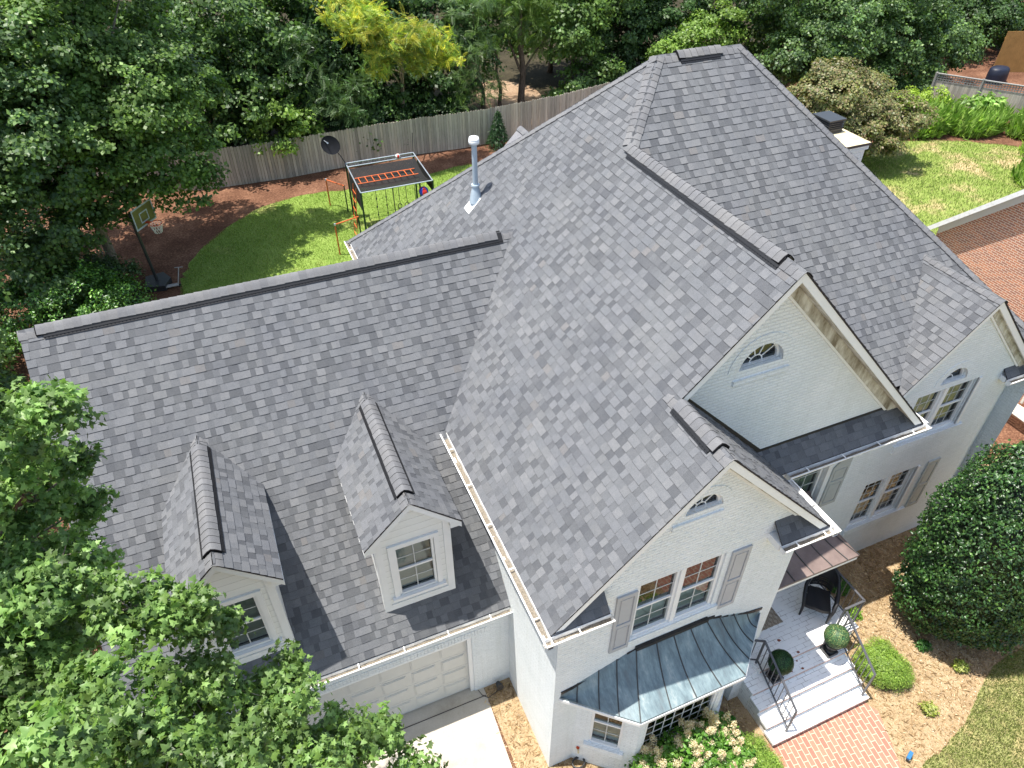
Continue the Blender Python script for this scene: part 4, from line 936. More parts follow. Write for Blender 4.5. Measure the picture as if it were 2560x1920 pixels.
pk.bar(A+Vector((0,0,1.9)),B+Vector((0,0,1.9)),.10,.04,(.3,.3,.29)); pk.build('lattice','fence_wood',t)
for i in range(4):
    pk=MB(); p=A+d*(i*2.4); pk.bar(p,p+Vector((0,0,1.95)),.12,.12,(.24,.24,.23)); pk.build('post','fence_wood',t)
# neighbour's wooden wall and covered object behind it
t=thing('fence','tall tan wooden fence panel at the top right corner','fence',(46.0,20.0,G)); A=Vector((45.7,20.4,G));B=Vector((54,17.0,G)); d=(B-A).normalized(); nn=Vector((-d.y,d.x,0)); pk=MB(); k=0; rg=random.Random(4)
while k*.15<(B-A).length:
    p=A+d*(k*.15); j_=rg.uniform(.85,1.15); pk.prism([(p.x,p.y),((p+d*.146).x,(p+d*.146).y),((p+d*.146+nn*.02).x,(p+d*.146+nn*.02).y),((p+nn*.02).x,(p+nn*.02).y)],G,G+2.5,'z',(j_,j_,j_)); k+=1
pk.build('board_panel','board_wood',t); pk=MB(); pk.bar(A+nn*.06+Vector((0,0,.4)),B+nn*.06+Vector((0,0,.4)),.04,.09); pk.bar(A+nn*.06+Vector((0,0,2.1)),B+nn*.06+Vector((0,0,2.1)),.04,.09); pk.build('rail','board_wood',t)
mb=MB(); c=Vector((44.2,18.9,G))
def ring(r,z): return [c+Vector((r*1.15*math.cos(t_),r*.8*math.sin(t_),z)) for t_ in [2*math.pi*k/14 for k in range(14)]]
mb.grid([ring(.65,0),ring(.63,.5),ring(.6,.8),ring(.5,.9),ring(.2,.95)],close=True); mb.face(ring(.2,.95))
tag(mb.build('covered_grill','tarp_navy',None,(44.2,18.9,G)),'grill under a dark navy cover behind the lattice fence','covered grill')
# ---------------------------------------------------------------- red brick neighbour
nb=thing('brick_house','neighbouring red brick house with a white raked cornice on its gable wall','house',(18.5,-2,G)); X0=18.5; mb=MB()
yb,zb=3.0,-3.65
def rk(y): return -.33-.98*y
wall_panel(mb,leftw(X0),[(1.3,G-.3),(1.3,rk(1.3)-.05),(-6.5,rk(-6.5)-.05),(-16,rk(-6.5)-9.5*.98),(-16,G-.3)][::-1],[])
mb.face([(X0,1.3,G-.3),(X0+12,1.3,G-.3),(X0+12,1.3,rk(1.3)-.05),(X0,1.3,rk(1.3)-.05)]); mb.build('wall','red_brick',nb)
mb=MB(); mb.prism([(1.62,rk(1.62)),(-6.5,rk(-6.5)),(-6.5,rk(-6.5)-.19),(1.55,rk(1.55)-.19)],X0-.33,X0-.30,'x')
mb.build('fascia','gutter_white',nb)
mb=MB(); mb.prism([(1.30,rk(1.30)-.10),(-6.5,rk(-6.5)-.10),(-6.5,rk(-6.5)-.43),(1.25,rk(1.25)-.43)],X0-.03,X0-.002,'x'); mb.prism([(1.6,rk(1.6)-.1),(-6.5,rk(-6.5)-.1),(-6.5,rk(-6.5)-.13),(1.6,rk(1.6)-.13)],X0-.30,X0-.031,'x'); mb.build('frieze','white_paint',nb)
mb=MB(); mb.prism([(1.64,rk(1.64)+.002),(-6.5,rk(-6.5)+.002),(-16,rk(-6.5)-9.5*.98+.002),(-16,rk(-6.5)-9.5*.98-.07),(-6.5,rk(-6.5)-.07),(1.64,rk(1.64)-.07)],X0-.29,X0+12,'x'); mb.build('roof','shingle',nb)
mb=MB(); mb.tube([(X0-.2,1.55,rk(1.6)-.12),(X0-.2,1.45,rk(1.6)-.35),(X0-.07,1.2,rk(1.6)-.75),(X0-.07,1.2,G)],.06,8); mb.build('downspout','dark_metal',nb)
# ---------------------------------------------------------------- backyard play things
gt=-3.05
t=thing('climbing_frame','black climbing frame with a draped net, orange ladder rungs and hanging swings','climbing frame',(3.7,15.5,G))
x0_,x1_,ya,yb_,yc,yd2=2.16,5.14,13.95,14.2,16.6,17.0
for (x,y) in ((x0_,ya),(x1_,ya),(x0_+.1,yd2),(x1_+.1,yd2),(x0_+.08,16.2),(x1_+.06,16.2)):
    m_=MB(); m_.tube([(x,y,G),(x,y,gt)],.04,8); m_.build('post','green_post',t)
m_=MB()
for a,b_ in (((x0_,ya,gt),(x1_,ya,gt)),((x0_+.1,yd2,gt),(x1_+.1,yd2,gt)),((x0_+.1,yc,gt),(x1_+.1,yc,gt)),((x0_,ya,gt),(x0_+.1,yd2,gt)),((x1_,ya,gt),(x1_+.1,yd2,gt))): m_.tube([a,b_],.025,8)
m_.build('top_bar','galv',t)
m_=MB()      # net canopy: woven strips with gaps
n1,n2=46,36
def NP(u,v):
    sag=.32*math.sin(math.pi*v)*(.8+.2*math.sin(math.pi*u)); p=Vector((x0_+.05+(x1_-x0_-.05)*u,ya+.03+2.35*v,gt-.03-sag+.12*max(0,v-.8)*5*.4)); return p
for i in range(n1): 
    u=i/n1; m_.grid([[NP(u,v/12),NP(u+.8/n1,v/12)] for v in range(13)],sm=False)
for j in range(n2):
    v=j/n2; m_.grid([[NP(u/12,v)+Vector((0,0,.004)),NP(u/12,v+.8/n2)+Vector((0,0,.004))] for u in range(13)],sm=False)
for side,(xs,dx) in enumerate(((x1_+.03,0),)): pass
m_.build('net','net_black',t)
m_=MB(); m_.grid([[Vector((x0_+.02,ya+.3+k*.5,gt-.05)),Vector((x0_+.02,ya+.3+k*.5,gt-.9))] for k in range(5)],sm=False); m_.build('side_net','net_black',t); m_=MB(); m_.grid([[Vector((x1_+.02,ya+.1+k*.5,gt-.02)),Vector((x1_+.02,ya+.1+k*.5,gt-.55))] for k in range(5)],sm=False); m_.build('side_net','net_black',t)
m_=MB()
for s_ in(15.15,15.72): m_.tube([(x0_+.15,s_,gt-.16),(x1_-.25,s_,gt-.16)],.022,6)
for k in range(9): x=x0_+.3+k*.28; m_.tube([(x,15.15,gt-.16),(x,15.72,gt-.16)],.020,6)
m_.build('ladder_rungs','orange_paint',t)
for k,(x,tp) in enumerate(((2.75,'rope'),(3.15,'rope'),(3.45,'stick'),(3.68,'ring'),(3.98,'ring'),(4.35,'seat'))):
    L={'rope':1.95,'stick':1.2,'ring':.75,'seat':.75}[tp]; m_=MB(); m_.tube([(x,ya,gt),(x+.02,ya,gt-L)],.012 if tp!='stick' else .02,6)
    if tp=='ring':
        c=Vector((x,ya,gt-L-.09)); pts=[c+Vector((.085*math.cos(a),0,.1*math.sin(a))) for a in [2*math.pi*q/16 for q in range(17)]]; m_.tube(pts,.016,6,cap=False)
    if tp=='rope':
        for q in range(5): z=gt-.35-q*.35; m_.tube([(x-.003,ya,z-.03),(x+.003,ya,z+.03)],.03,8)
    if tp=='stick': m_.tube([(x-.12,ya,gt-L),(x+.14,ya,gt-L)],.02,6)
    m_.build({'rope':'knotted_rope','stick':'trapeze','ring':'gym_ring','seat':'swing_rope'}[tp],'dark_metal',t)
m_=MB(); m_.tube([(4.35,ya,gt-.80),(4.35,ya,gt-.83)],[.16,.15],14); m_.build('swing_seat','rim_orange',t)
m_=MB()
for s_ in (-.25,.25): m_.tube([(x0_-.04,14.9+s_,gt-.1),(x0_-.3,14.9+s_,G)],.012,6)
for q in range(6): m_.tube([(x0_-.08-q*.04,14.65,gt-.35-q*.37),(x0_-.08-q*.04,15.15,gt-.35-q*.37)],.018,6)
m_.build('rope_ladder','orange_paint',t)
def ball(name,label,c,r,mats,cat='ball'):
    m_=MB(); N_=14;M_=18
    rows=[[Vector((c[0]+r*math.sin(math.pi*i/N_)*math.cos(2*math.pi*j/M_),c[1]+r*math.sin(math.pi*i/N_)*math.sin(2*math.pi*j/M_),c[2]+r*math.cos(math.pi*i/N_))) for j in range(M_)] for i in range(N_+1)]
    m_.grid(rows,close=True); o=m_.build(name,mats,None,(c[0],c[1],c[2]-r))
    if len(mats)>1:
        for p in o.data.polygons: p.material_index=int((p.index%M_)//3)%len(mats)
    return tag(o,label,cat)
ball('beach_ball','red and blue ball hanging beside the climbing frame',(4.75,ya+.1,gt-.45),.20,['red_plastic','blue_plastic'])
ball('football','small white and red ball resting on the top bar of the climbing frame',(4.45,16.62,gt+.11),.10,['white_plastic','red_plastic','white_plastic'])
for lab,a,b_,d in (('orange and green turning bar standing nearer the fence',(1.50,18.35),(2.10,17.4),1.25),('orange turning bar at the corner of the roof, near the lawn edge',(.93,13.8),(1.95,14.1),1.35)):
    q=thing('turning_bar',lab,'bar',(a[0],a[1],G),'orange bars beside the climbing frame')
    m_=MB(); m_.tube([(a[0],a[1],G),(a[0],a[1],G+d)],.028,8); m_.build('leg','orange_paint',q)
    m_=MB(); m_.tube([(b_[0],b_[1],G),(b_[0],b_[1],G+d)],.028,8); m_.build('leg','green_post',q)
    m_=MB(); m_.tube([(a[0],a[1],G+d),(b_[0],b_[1],G+d)],.028,8); m_.build('crossbar','orange_paint',q)
    m_=MB(); m_.tube([(a[0],a[1],G+d-.04),(a[0],a[1],G+d+.04)],.042,8); m_.build('joint','galv',q)
t=thing('satellite_dish','black oval dish on a thin arm above the far corner of the climbing frame','dish',(x0_+.1,yd2,gt))
c=Vector((1.78,17.1,-2.22)); ax=Vector((-.25,-.85,.45)).normalized(); s_=ax.orthogonal().normalized(); v_=ax.cross(s_); m_=MB()
rows=[[c+(s_*math.cos(a)+v_*math.sin(a)*1.15)*r_*.36+ax*(.09*r_*r_) for a in [2*math.pi*k/24 for k in range(24)]] for r_ in (.02,.3,.6,.85,1)]
m_.grid(rows,close=True); m_.grid([rows[-1],[p-ax*.02 for p in rows[-1]],[p-ax*.03 for p in rows[2]],[p-ax*.04 for p in rows[0]]],close=True); m_.build('reflector','dish_black',t)
m_=MB(); m_.tube([(x0_+.1,yd2,gt),(2.1,17.05,-2.7),c-ax*.03],.02,8); m_.build('mast','dark_metal',t)
m_=MB(); m_.tube([c-v_*.35,c+ax*.38-v_*.1],.014,6); m_.tube([c+ax*.36-v_*.1,c+ax*.44-v_*.08],.035,8); m_.build('feed_arm','galv',t)
m_=MB(); m_.tube([(5.24,yd2,gt),(5.3,17.05,-2.2)],.016,6); tag(m_.build('antenna_rod','dark_metal',None,(5.24,yd2,gt)),'thin dark rod rising from the far right corner of the climbing frame','rod')
# basketball hoop
t=thing('basketball_hoop','portable basketball hoop with a clear backboard under the trees','basketball hoop',(-6.35,14.5,G))
m_=MB(); m_.prism([(-6.8,14.1),(-6.1,13.95),(-5.85,14.5),(-6.1,15.05),(-6.75,14.95)],G,G+.22,'z'); m_.build('base','dark_metal',t)
m_=MB(); m_.tube([(-6.35,14.5,G+.2),(-6.45,14.5,G+3.0)],.055,10); m_.tube([(-6.45,14.5,G+3.0),(-6.1,14.25,G+3.25)],.035,8); m_.tube([(-6.44,14.5,G+2.5),(-6.1,14.25,G+2.95)],.03,8); m_.build('pole','dark_metal',t)
bc=Vector((-5.98,14.15,G+3.05)); bx=Vector((.60,.80,0)).normalized(); bn=Vector((.80,-.60,0)); Z=Vector((0,0,1))
def bfr(u,d,z): return tuple(bc+bx*u+bn*d+Z*z)
m_=MB(); fbox(m_,bfr,-.55,.55,0,.02,-.38,.38); bb=m_.build('backboard','board_glass',t)
m_=MB(); 
for a in((-.56,.56,.021,.03,.33,.39),(-.56,.56,.021,.03,-.39,-.33),(-.56,-.51,.021,.03,-.33,.33),(.51,.56,.021,.03,-.33,.33),(-.22,.22,.021,.028,.10,.14),(-.22,-.18,.021,.028,-.2,.1),(.18,.22,.021,.028,-.2,.1),(-.22,.22,.021,.028,-.24,-.2)): fbox(m_,bfr,*a)
m_.build('frame_lines','board_line',bb)
m_=MB(); rc=bc+bn*.40-Z*.28; m_.tube([rc+Vector((.225*math.cos(a),.225*math.sin(a),0)) for a in [2*math.pi*k/20 for k in range(21)]],.014,6,cap=False); m_.bar(bc+bn*.02-Z*.28,bc+bn*.18-Z*.28,.12,.03); m_.build('rim','rim_orange',t)
m_=MB()
for k in range(12):
    for s_ in(-1,1):
        pts=[]
        for q in range(5):
            a=2*math.pi*(k+s_*q*.35)/12; r_=.225*(1-.11*q); pts.append(rc+Vector((r_*math.cos(a),r_*math.sin(a),-.09*q)))
        m_.tube(pts,.007,4,cap=False)
m_.build('net','white_plastic',t)
t=thing('scooter','small grey kick scooter lying beside the basketball hoop base','scooter',(-5.6,14.0,G))
m_=MB(); m_.box(-5.8,-5.3,13.75,13.92,G+.08,G+.12); m_.build('deck','gray_plastic',t); m_=MB(); m_.tube([(-5.32,13.84,G+.1),(-5.15,14.3,G+.55)],.02,6); m_.tube([(-5.3,14.33,G+.55),(-5.0,14.27,G+.55)],.018,6); m_.build('handlebar','gray_plastic',t)
for x in(-5.82,-5.28): m_=MB(); m_.tube([(x,13.81,G+.06),(x,13.86,G+.06)],.06,12); m_.build('wheel','dark_metal',t)
bpy.data.objects['basketball_hoop'].location+=Vector((.32,-.25,0))
# ---------------------------------------------------------------- things on the porch
t=thing('wicker_chair','black wicker armchair with a high rounded back on the white porch','armchair',(7.0,-7.2,zp)); cx_,cy_=7.0,-7.20; f_=Vector((-.72,-.69,0)).normalized(); s2=Vector((-f_.y,f_.x,0))
def cf(a,b_,z): return Vector((cx_,cy_,zp+z))+f_*a+s2*b_      # a forward, b sideways
m_=MB()
for a,b_ in ((.30,-.27),(.30,.27),(-.22,-.22),(-.22,.22)):
    l_=MB(); l_.tube([cf(a,b_,.36),cf(a+.02*(1 if a>0 else -1),b_*1.04,0)],[.024,.02],8); l_.build('leg','wicker',t)
rows=[]
for i in range(9):
    a=-.24+.54*i/8; wd=.22+.05*i/8; rows.append([cf(a+.03*math.cos(math.pi*j/8-math.pi/2)*(i/8),-wd+2*wd*j/8,.40+.012*math.sin(i*7+j*5)) for j in range(9)])
m_.grid(rows); m_.grid([[p-Vector((0,0,.07)) for p in r_] for r_ in rows]); m_.grid([rows[-1],[p-Vector((0,0,.09)) for p in rows[-1]]]); m_.build('seat','wicker',t)
m_=MB()      # back: curved high shell with lattice band
def bk(u,v,o=0):  # u -1..1 , v 0..1
    ang=u*1.15; r_=.33; return cf(-.05-(.26+.10*v+o)*math.cos(ang),(.31+o)*math.sin(ang)*(1-.04*v),.42+v*.58*(1-.25*abs(u)**2.5))
m_.grid([[bk(-1+2*j/14,.42+.58*i/6) for j in range(15)] for i in range(7)])
for j in range(29):
    u=-.72+1.44*j/28; 
    for q in (-1,1): m_.bar(bk(u,0.02),bk(min(1,max(-1,u+q*.12)),.44),.008)
for v in (.02,.22,.43): 
    for j in range(10): m_.bar(bk(-.75+1.5*j/10,v),bk(-.75+1.5*(j+1)/10,v),.014)
m_.build('backrest','wicker',t)
m_=MB(); m_.tube([bk(-1+2*j/20,1.0,.01)+Vector((0,0,.01)) for j in range(21)],.035,8); m_.build('back_rim','wicker',t)
for q in(-1,1):
    m_=MB(); e0=bk(q,1.0,.01); m_.tube([e0,cf(0.0,q*.33,.68),cf(.20,q*.33,.62),cf(.34,q*.31,.52),cf(.36,q*.29,.35),cf(.33,q*.28,.05)],[.035,.042,.042,.038,.03,.024],8)
    m_.grid([[cf(-.1+.42*j/6,q*(.30+.02*math.sin(j)),.42) for j in range(7)],[cf(-.1+.42*j/6,q*.33,.50) for j in range(7)]]); m_.build('armrest','wicker',t)
# door mat
t=thing('door_mat','beige door mat with a dark woven rope pattern','door mat',(5.77,-7.0,zp))
m_=MB(); m_.box(5.42,6.12,-7.23,-6.77,zp+.002,zp+.014); m_.build('mat_base','mat_fiber',t)
m_=MB(); nx=9;ny=6
for i in range(nx):
    for j in range(ny):
        cx2=5.46+i*.078; cy2=-7.20+j*.078; s_=1 if (i+j)%2 else -1
        for o in (-.022,0.02): m_.tube([(cx2-.03,cy2-.03*s_+o*.5,zp+.014),(cx2+.0,cy2+o,zp+.022),(cx2+.03,cy2+.03*s_+o*.5,zp+.014)],.004,4)
m_.build('woven_pattern','mat_rope',t)
# topiaries
def topiary(label,c,seed,cols):
    t=thing('topiary',label,'topiary',c,'boxwood ball topiaries on the steps'); b=Vector(c); rs=np.random.RandomState(seed)
    m_=MB(); m_.box(b.x-.13,b.x+.13,b.y-.13,b.y+.13,b.z,b.z+.09); 
    m_.tube([b+Vector((0,0,z)) for z in(.09,.12,.2,.32,.36,.38)],[.10,.07,.10,.155,.18,.17],18); m_.build('urn','pot_black',t)
    m_=MB(); m_.tube([b+Vector((0,0,.37)),b+Vector((0,0,.375))],.16,16); m_.build('soil','soil',t)
    n=5200; d=rs.normal(0,1,(n,3)); d/=np.linalg.norm(d,axis=1,keepdims=True); C=np.array([b.x,b.y,b.z+.60])+d*(.245*(1+rs.normal(0,.018,(n,1))))
    m_=MB(); N_=10
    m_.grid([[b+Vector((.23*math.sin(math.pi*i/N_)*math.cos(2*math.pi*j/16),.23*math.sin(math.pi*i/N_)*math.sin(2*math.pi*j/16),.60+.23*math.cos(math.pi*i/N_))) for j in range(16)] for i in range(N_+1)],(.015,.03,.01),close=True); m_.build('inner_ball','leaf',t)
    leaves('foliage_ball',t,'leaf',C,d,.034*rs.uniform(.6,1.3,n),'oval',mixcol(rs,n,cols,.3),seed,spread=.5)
topiary('ball topiary in a black urn on the sunny top step by the right railing',(6.66,-8.11,zp-.17),70,[(.06,.14,.06),(.10,.20,.08),(.25,.30,.12),(.05,.12,.05)])
topiary('darker ball topiary in a black urn behind the left stair railing',(5.22,-8.12,zp-.17),71,[(.02,.07,.025),(.04,.10,.03),(.03,.08,.02)])
# small ground lights and cable
t=thing('spotlight','blue garden spotlight standing at the edge of the brick path','garden light',(6.93,-10.32,G))
m_=MB(); m_.tube([(6.93,-10.32,G),(6.93,-10.32,G+.10)],.015,6); m_.build('stake','dark_metal',t); m_=MB(); m_.bar((6.86,-10.35,G+.14),(7.02,-10.28,G+.15),.07,.06); m_.build('lamp_head','spot_blue',t); m_=MB(); m_.bar((6.88,-10.385,G+.13),(7.0,-10.33,G+.14),.02,.05); m_.build('lens','glass',t)
t=thing('floodlight','small black flood lamp on the ground beside the garage pier','garden light',(.0,-5.78,G))
m_=MB(); m_.tube([(0,-5.76,G),(0,-5.76,G+.08)],.02,8); m_.build('stake','dark_metal',t); m_=MB(); m_.tube([(-.01,-5.72,G+.12),(.0,-5.86,G+.16)],[.05,.075],12); m_.build('lamp_head','dark_metal',t)
m_=MB(); m_.tube([(-.44,-5.66,G+.03),(-.40,-5.8,G+.03),(-.30,-5.9,G+.025),(-.1,-5.85,G+.02),(0,-5.78,G+.02)],.008,6); tag(m_.build('cable','dark_metal',None,(-.44,-5.66,G)),'thin black cable running from the garage door jamb to the flood lamp','cable')
t=thing('faucet','outdoor tap and hose end low on the corner of the middle gable','tap',(.85,-7.72,G)); m_=MB(); m_.tube([(.85,Y2,-4.95),(.85,-7.78,-4.95),(.85,-7.8,-5.03)],.018,8); m_.build('spout','cap_concrete',t); m_=MB(); m_.tube([(.85,-7.76,-4.93),(.85,-7.76,-4.88)],[.012,.035],8); m_.build('handle','rim_orange',t)
m_=MB(); m_.tube([Vector((.85,-7.85,G+.04))+Vector((.13*math.cos(a),.13*math.sin(a)*.8,.004*a)) for a in [k*.5 for k in range(40)]],.014,6); tag(m_.build('garden_hose','dark_metal',None,(.85,-7.85,G)),'dark coiled hose on the straw below the tap','hose')
# bench with cushion beside the brick house
t=thing('garden_bench','white slatted garden bench with curved armrests by the brick wall','bench',(17.6,-3.9,G)); m_=MB()
for k in range(5): m_.box(17.2+k*.11,17.28+k*.11,-4.9,-3.3,G+.42,G+.45)
m_.build('seat','teak_white',t); m_=MB()
for k in range(9): m_.box(17.82,17.86,-4.85+k*.18,-4.78+k*.18,G+.45,G+.95)
m_.box(17.81,17.87,-4.95,-3.25,G+.93,G+1.0); m_.build('backrest','teak_white',t)
for y in(-4.95,-3.3):
    m_=MB(); m_.tube([(17.84,y,G+.75),(17.55,y,G+.74),(17.25,y,G+.70),(17.16,y,G+.6)],.05,8); m_.build('armrest','teak_white',t)
    for x in(17.2,17.84): m_=MB(); m_.bar((x,y,G),(x,y,G+.7),.07); m_.build('leg','teak_white',t)
t=thing('patio_chair','wooden patio chair with a dark grey cushion at the right edge','chair',(18.0,-3.2,G)); m_=MB(); 
for x,y in((17.7,-3.05),(18.3,-3.05),(17.7,-2.45),(18.3,-2.45)): l_=MB(); l_.bar((x,y,G),(x,y,G+.6),.06); l_.build('leg','board_wood',t)
m_.box(17.68,18.32,-3.07,-2.43,G+.38,G+.42); m_.build('seat_frame','board_wood',t); m_=MB(); m_.box(17.72,18.28,-3.03,-2.47,G+.42,G+.53); m_.build('cushion','cushion',t)
picket_fence('low tan board fence running from the right corner of the house',[(12.6,-5.9),(14.6,-5.75),(16.4,-5.6)],1.2,9)
# ---------------------------------------------------------------- shrubs and plants
def shrub(label,base,blobs,seed,cols,size,kind='oval',mat='leaf_glossy',per=6,sub=.22,leafn=60,cat='shrub',name='shrub',spread=.5,flat=.7,shell=.8,core=True,clvar=.14,droop=None,upb=.5,group=None):
    t=thing(name,label,cat,base,group); rs=np.random.RandomState(seed); C,N,K,cent=crown_pts(blobs,seed,per,sub,leafn,flat,shell,upb); C[:,2]=np.maximum(C[:,2],base[2]+.02); n=len(C); cv=1+rs.normal(0,clvar,(K.max()+1,1))
    leaves('foliage',t,mat,C,N,size*rs.uniform(.6,1.3,n),kind,mixcol(rs,n,cols,.15)*np.clip(cv[K],.5,1.6),seed,spread=spread,droop=droop)
    m_=MB(); b=Vector(base)
    for bl in blobs[:8]: 
        e=Vector(bl[:3]); m_.tube([b,(b+e)/2+Vector((.04,0,0)),e],[.03,.02,.01],5)
    m_.build('stem','bark',t); return t
HOL=[(.018,.055,.012),(.025,.07,.016),(.035,.09,.02),(.015,.045,.012),(.05,.12,.025)]
hb_=thing('holly_bush','very tall rounded dark green holly beside the front wall and lower window','bush',(10.05,-8.3,G-.1))
EL=[(10.05,-8.3,-2.65,1.36,2.68),(10.35,-8.55,-4.2,1.15,1.1),(10.75,-8.2,-3.2,1.12,1.6),(9.85,-8.4,-3.3,1.16,1.55),(9.75,-8.1,-4.4,.95,.9)]
rs=np.random.RandomState(81); PP=[];NN=[]
for q,(x,y,z,r_,rz) in enumerate(EL):
    n=int(26000*r_*rz/3); d=rs.normal(0,1,(n,3)); d/=np.linalg.norm(d,axis=1,keepdims=True)
    bump=1+.09*np.sin(d[:,0]*7+q)*np.sin(d[:,1]*6)*np.sin(d[:,2]*9+1)+.05*np.sin(d[:,0]*15)*np.sin(d[:,2]*21+d[:,1]*13); bump*=1+rs.normal(0,.022,n)-.05*rs.rand(n)
    P_=np.array([x,y,z])+d*bump[:,None]*np.array([r_,r_,rz]); keep=P_[:,2]>G+.02
    for k,(x5,y5,z5,r5,rz5) in enumerate(EL):
        if k!=q: keep&=(((P_-np.array([x5,y5,z5]))/np.array([r5,r5,rz5]))**2).sum(1)>.80
    nn=d/np.array([r_,r_,rz]); nn/=np.linalg.norm(nn,axis=1,keepdims=True); PP.append(P_[keep]);NN.append(nn[keep])
PP=np.concatenate(PP);NN=np.concatenate(NN)+np.array([0,0,.35]); cl=1+.22*np.sin(PP[:,0]*5+PP[:,2]*4)*np.sin(PP[:,1]*6-PP[:,2]*3)
leaves('foliage',hb_,'leaf_glossy',PP,NN,.075*rs.uniform(.6,1.3,len(PP)),'oval',mixcol(rs,len(PP),HOL+HOL+[(.08,.16,.03)],.2)*cl[:,None],82,spread=.62)
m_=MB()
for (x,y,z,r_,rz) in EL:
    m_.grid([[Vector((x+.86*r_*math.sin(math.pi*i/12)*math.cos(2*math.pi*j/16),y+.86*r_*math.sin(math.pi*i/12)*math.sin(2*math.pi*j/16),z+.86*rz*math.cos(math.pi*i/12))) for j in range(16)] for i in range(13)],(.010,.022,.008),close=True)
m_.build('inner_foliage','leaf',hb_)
LIME=[(.20,.32,.05),(.27,.40,.06),(.33,.45,.09),(.15,.25,.04)]
shrub('bright lime green rounded conifer beside the porch steps',(7.78,-8.72,G),[(7.78,-8.72,-5.12,.42,.36),(7.6,-8.55,-5.15,.33,.3),(7.95,-8.9,-5.18,.32,.27),(7.85,-8.5,-5.1,.32,.32)],81,LIME,.05,'narrow','leaf',per=9,sub=.12,leafn=60,name='dwarf_conifer',spread=.35,droop=np.array([[.2,-.2,.5]]),group='lime green dwarf conifers by the porch')
shrub('lime green dwarf conifer next to the hydrangea',(3.98,-9.15,G),[(3.98,-9.15,-5.08,.36,.34),(3.85,-9.35,-5.1,.34,.32),(4.1,-9.4,-5.15,.3,.28),(4.0,-9.6,-5.15,.3,.28)],82,LIME,.05,'narrow','leaf',per=9,sub=.12,leafn=60,name='dwarf_conifer',spread=.35,droop=np.array([[.2,-.2,.5]]),group='lime green dwarf conifers by the porch')
# hydrangea with cream panicles
hb=[(2.0,-8.95,-4.85,.42,.40),(2.5,-8.88,-4.75,.44,.42),(3.0,-8.9,-4.7,.44,.42),(3.4,-9.05,-4.72,.40,.40),(2.2,-9.3,-4.9,.42,.40),(2.75,-9.35,-4.8,.44,.40),(3.25,-9.5,-4.85,.42,.40),(2.9,-8.66,-4.65,.25,.3),(3.35,-8.70,-4.5,.27,.3),(1.75,-8.8,-5.0,.28,.3),(2.6,-9.75,-4.9,.42,.40),(2.2,-8.62,-4.5,.26,.32),(2.7,-8.66,-4.35,.26,.32),(3.1,-8.62,-4.35,.26,.32),(1.85,-8.62,-4.75,.24,.3)]
hy=shrub('hydrangea with many cream flower heads below the bay window',(2.7,-9.1,G),hb,83,[(.07,.17,.02),(.10,.24,.03),(.15,.30,.05)],.10,'oval','leaf',per=6,sub=.2,leafn=34,name='hydrangea',shell=.75)
rs=np.random.RandomState(84); 
for (x,y,z,r,rz) in hb:
    for q in range(8):
        a=rs.uniform(0,6.28); e=rs.uniform(.35,1.3); d=np.array([math.cos(a)*math.cos(e)*r,math.sin(a)*math.cos(e)*r,math.sin(e)*rz]); 
        if d[1]>.25: continue

        b=np.array([x,y,z])+d*1.15; n=190; ax_=d/np.linalg.norm(d)+np.array([0,0,.6]); ax_/=np.linalg.norm(ax_); tt=rs.rand(n,1); rr=.080*(1-.55*tt); dd=rs.normal(0,1,(n,3)); dd/=np.linalg.norm(dd,axis=1,keepdims=True)
        C=b+ax_*tt*.15+dd*rr; leaves('flower_head',hy,'flower',C,dd,.030*rs.uniform(.7,1.2,n),'quad',mixcol(rs,n,[(.72,.64,.42),(.66,.56,.36),(.60,.42,.30),(.74,.70,.52)],.08),int(rs.randint(1e6)),spread=.6)
# small plants in the straw bed
for k,(x,y,r,lab,cols) in enumerate([(9.08,-8.62,.09,'small dark leafy plant in the straw near the holly',[(.03,.10,.02),(.06,.16,.03)]),(9.43,-9.32,.10,'pale yellow green tuft near the lawn edge',[(.30,.38,.06),(.42,.44,.14)]),(8.05,-9.75,.10,'yellow green grassy tuft between the path and lawn',[(.28,.34,.06),(.40,.40,.14)]),(8.45,-6.65,.22,'low green plant against the front wall by the porch',[(.04,.12,.02),(.08,.2,.03)]),(8.25,-7.4,.10,'bright green weed just behind the porch edge',[(.15,.3,.03),(.25,.4,.05)]),(3.95,-8.35,.20,'green seedling beside the bay window',[(.05,.2,.02),(.08,.28,.03)])]):
    shrub(lab,(x,y,G),[(x,y,G+.12,r,.12),(x+.08,y-.05,G+.1,r*.7,.1)],90+k,cols,.06,'oval','leaf',per=16,sub=.07,leafn=9,name='seedling',cat='plant')
# ---------------------------------------------------------------- trees
DK=[(.045,.092,.025),(.060,.115,.032),(.075,.14,.038),(.048,.095,.032)]
MD=[(.090,.165,.038),(.115,.20,.046),(.145,.235,.056),(.075,.14,.036)]
LT=[(.14,.23,.045),(.18,.29,.055),(.22,.33,.07),(.12,.21,.04)]
BL=[(.080,.145,.055),(.105,.18,.066),(.13,.21,.08),(.066,.12,.05)]
YL=[(.32,.40,.06),(.55,.50,.06),(.21,.32,.05),(.18,.29,.05),(.46,.46,.06)]
MP=[(.12,.21,.055),(.15,.25,.07),(.175,.285,.08),(.21,.33,.10)]
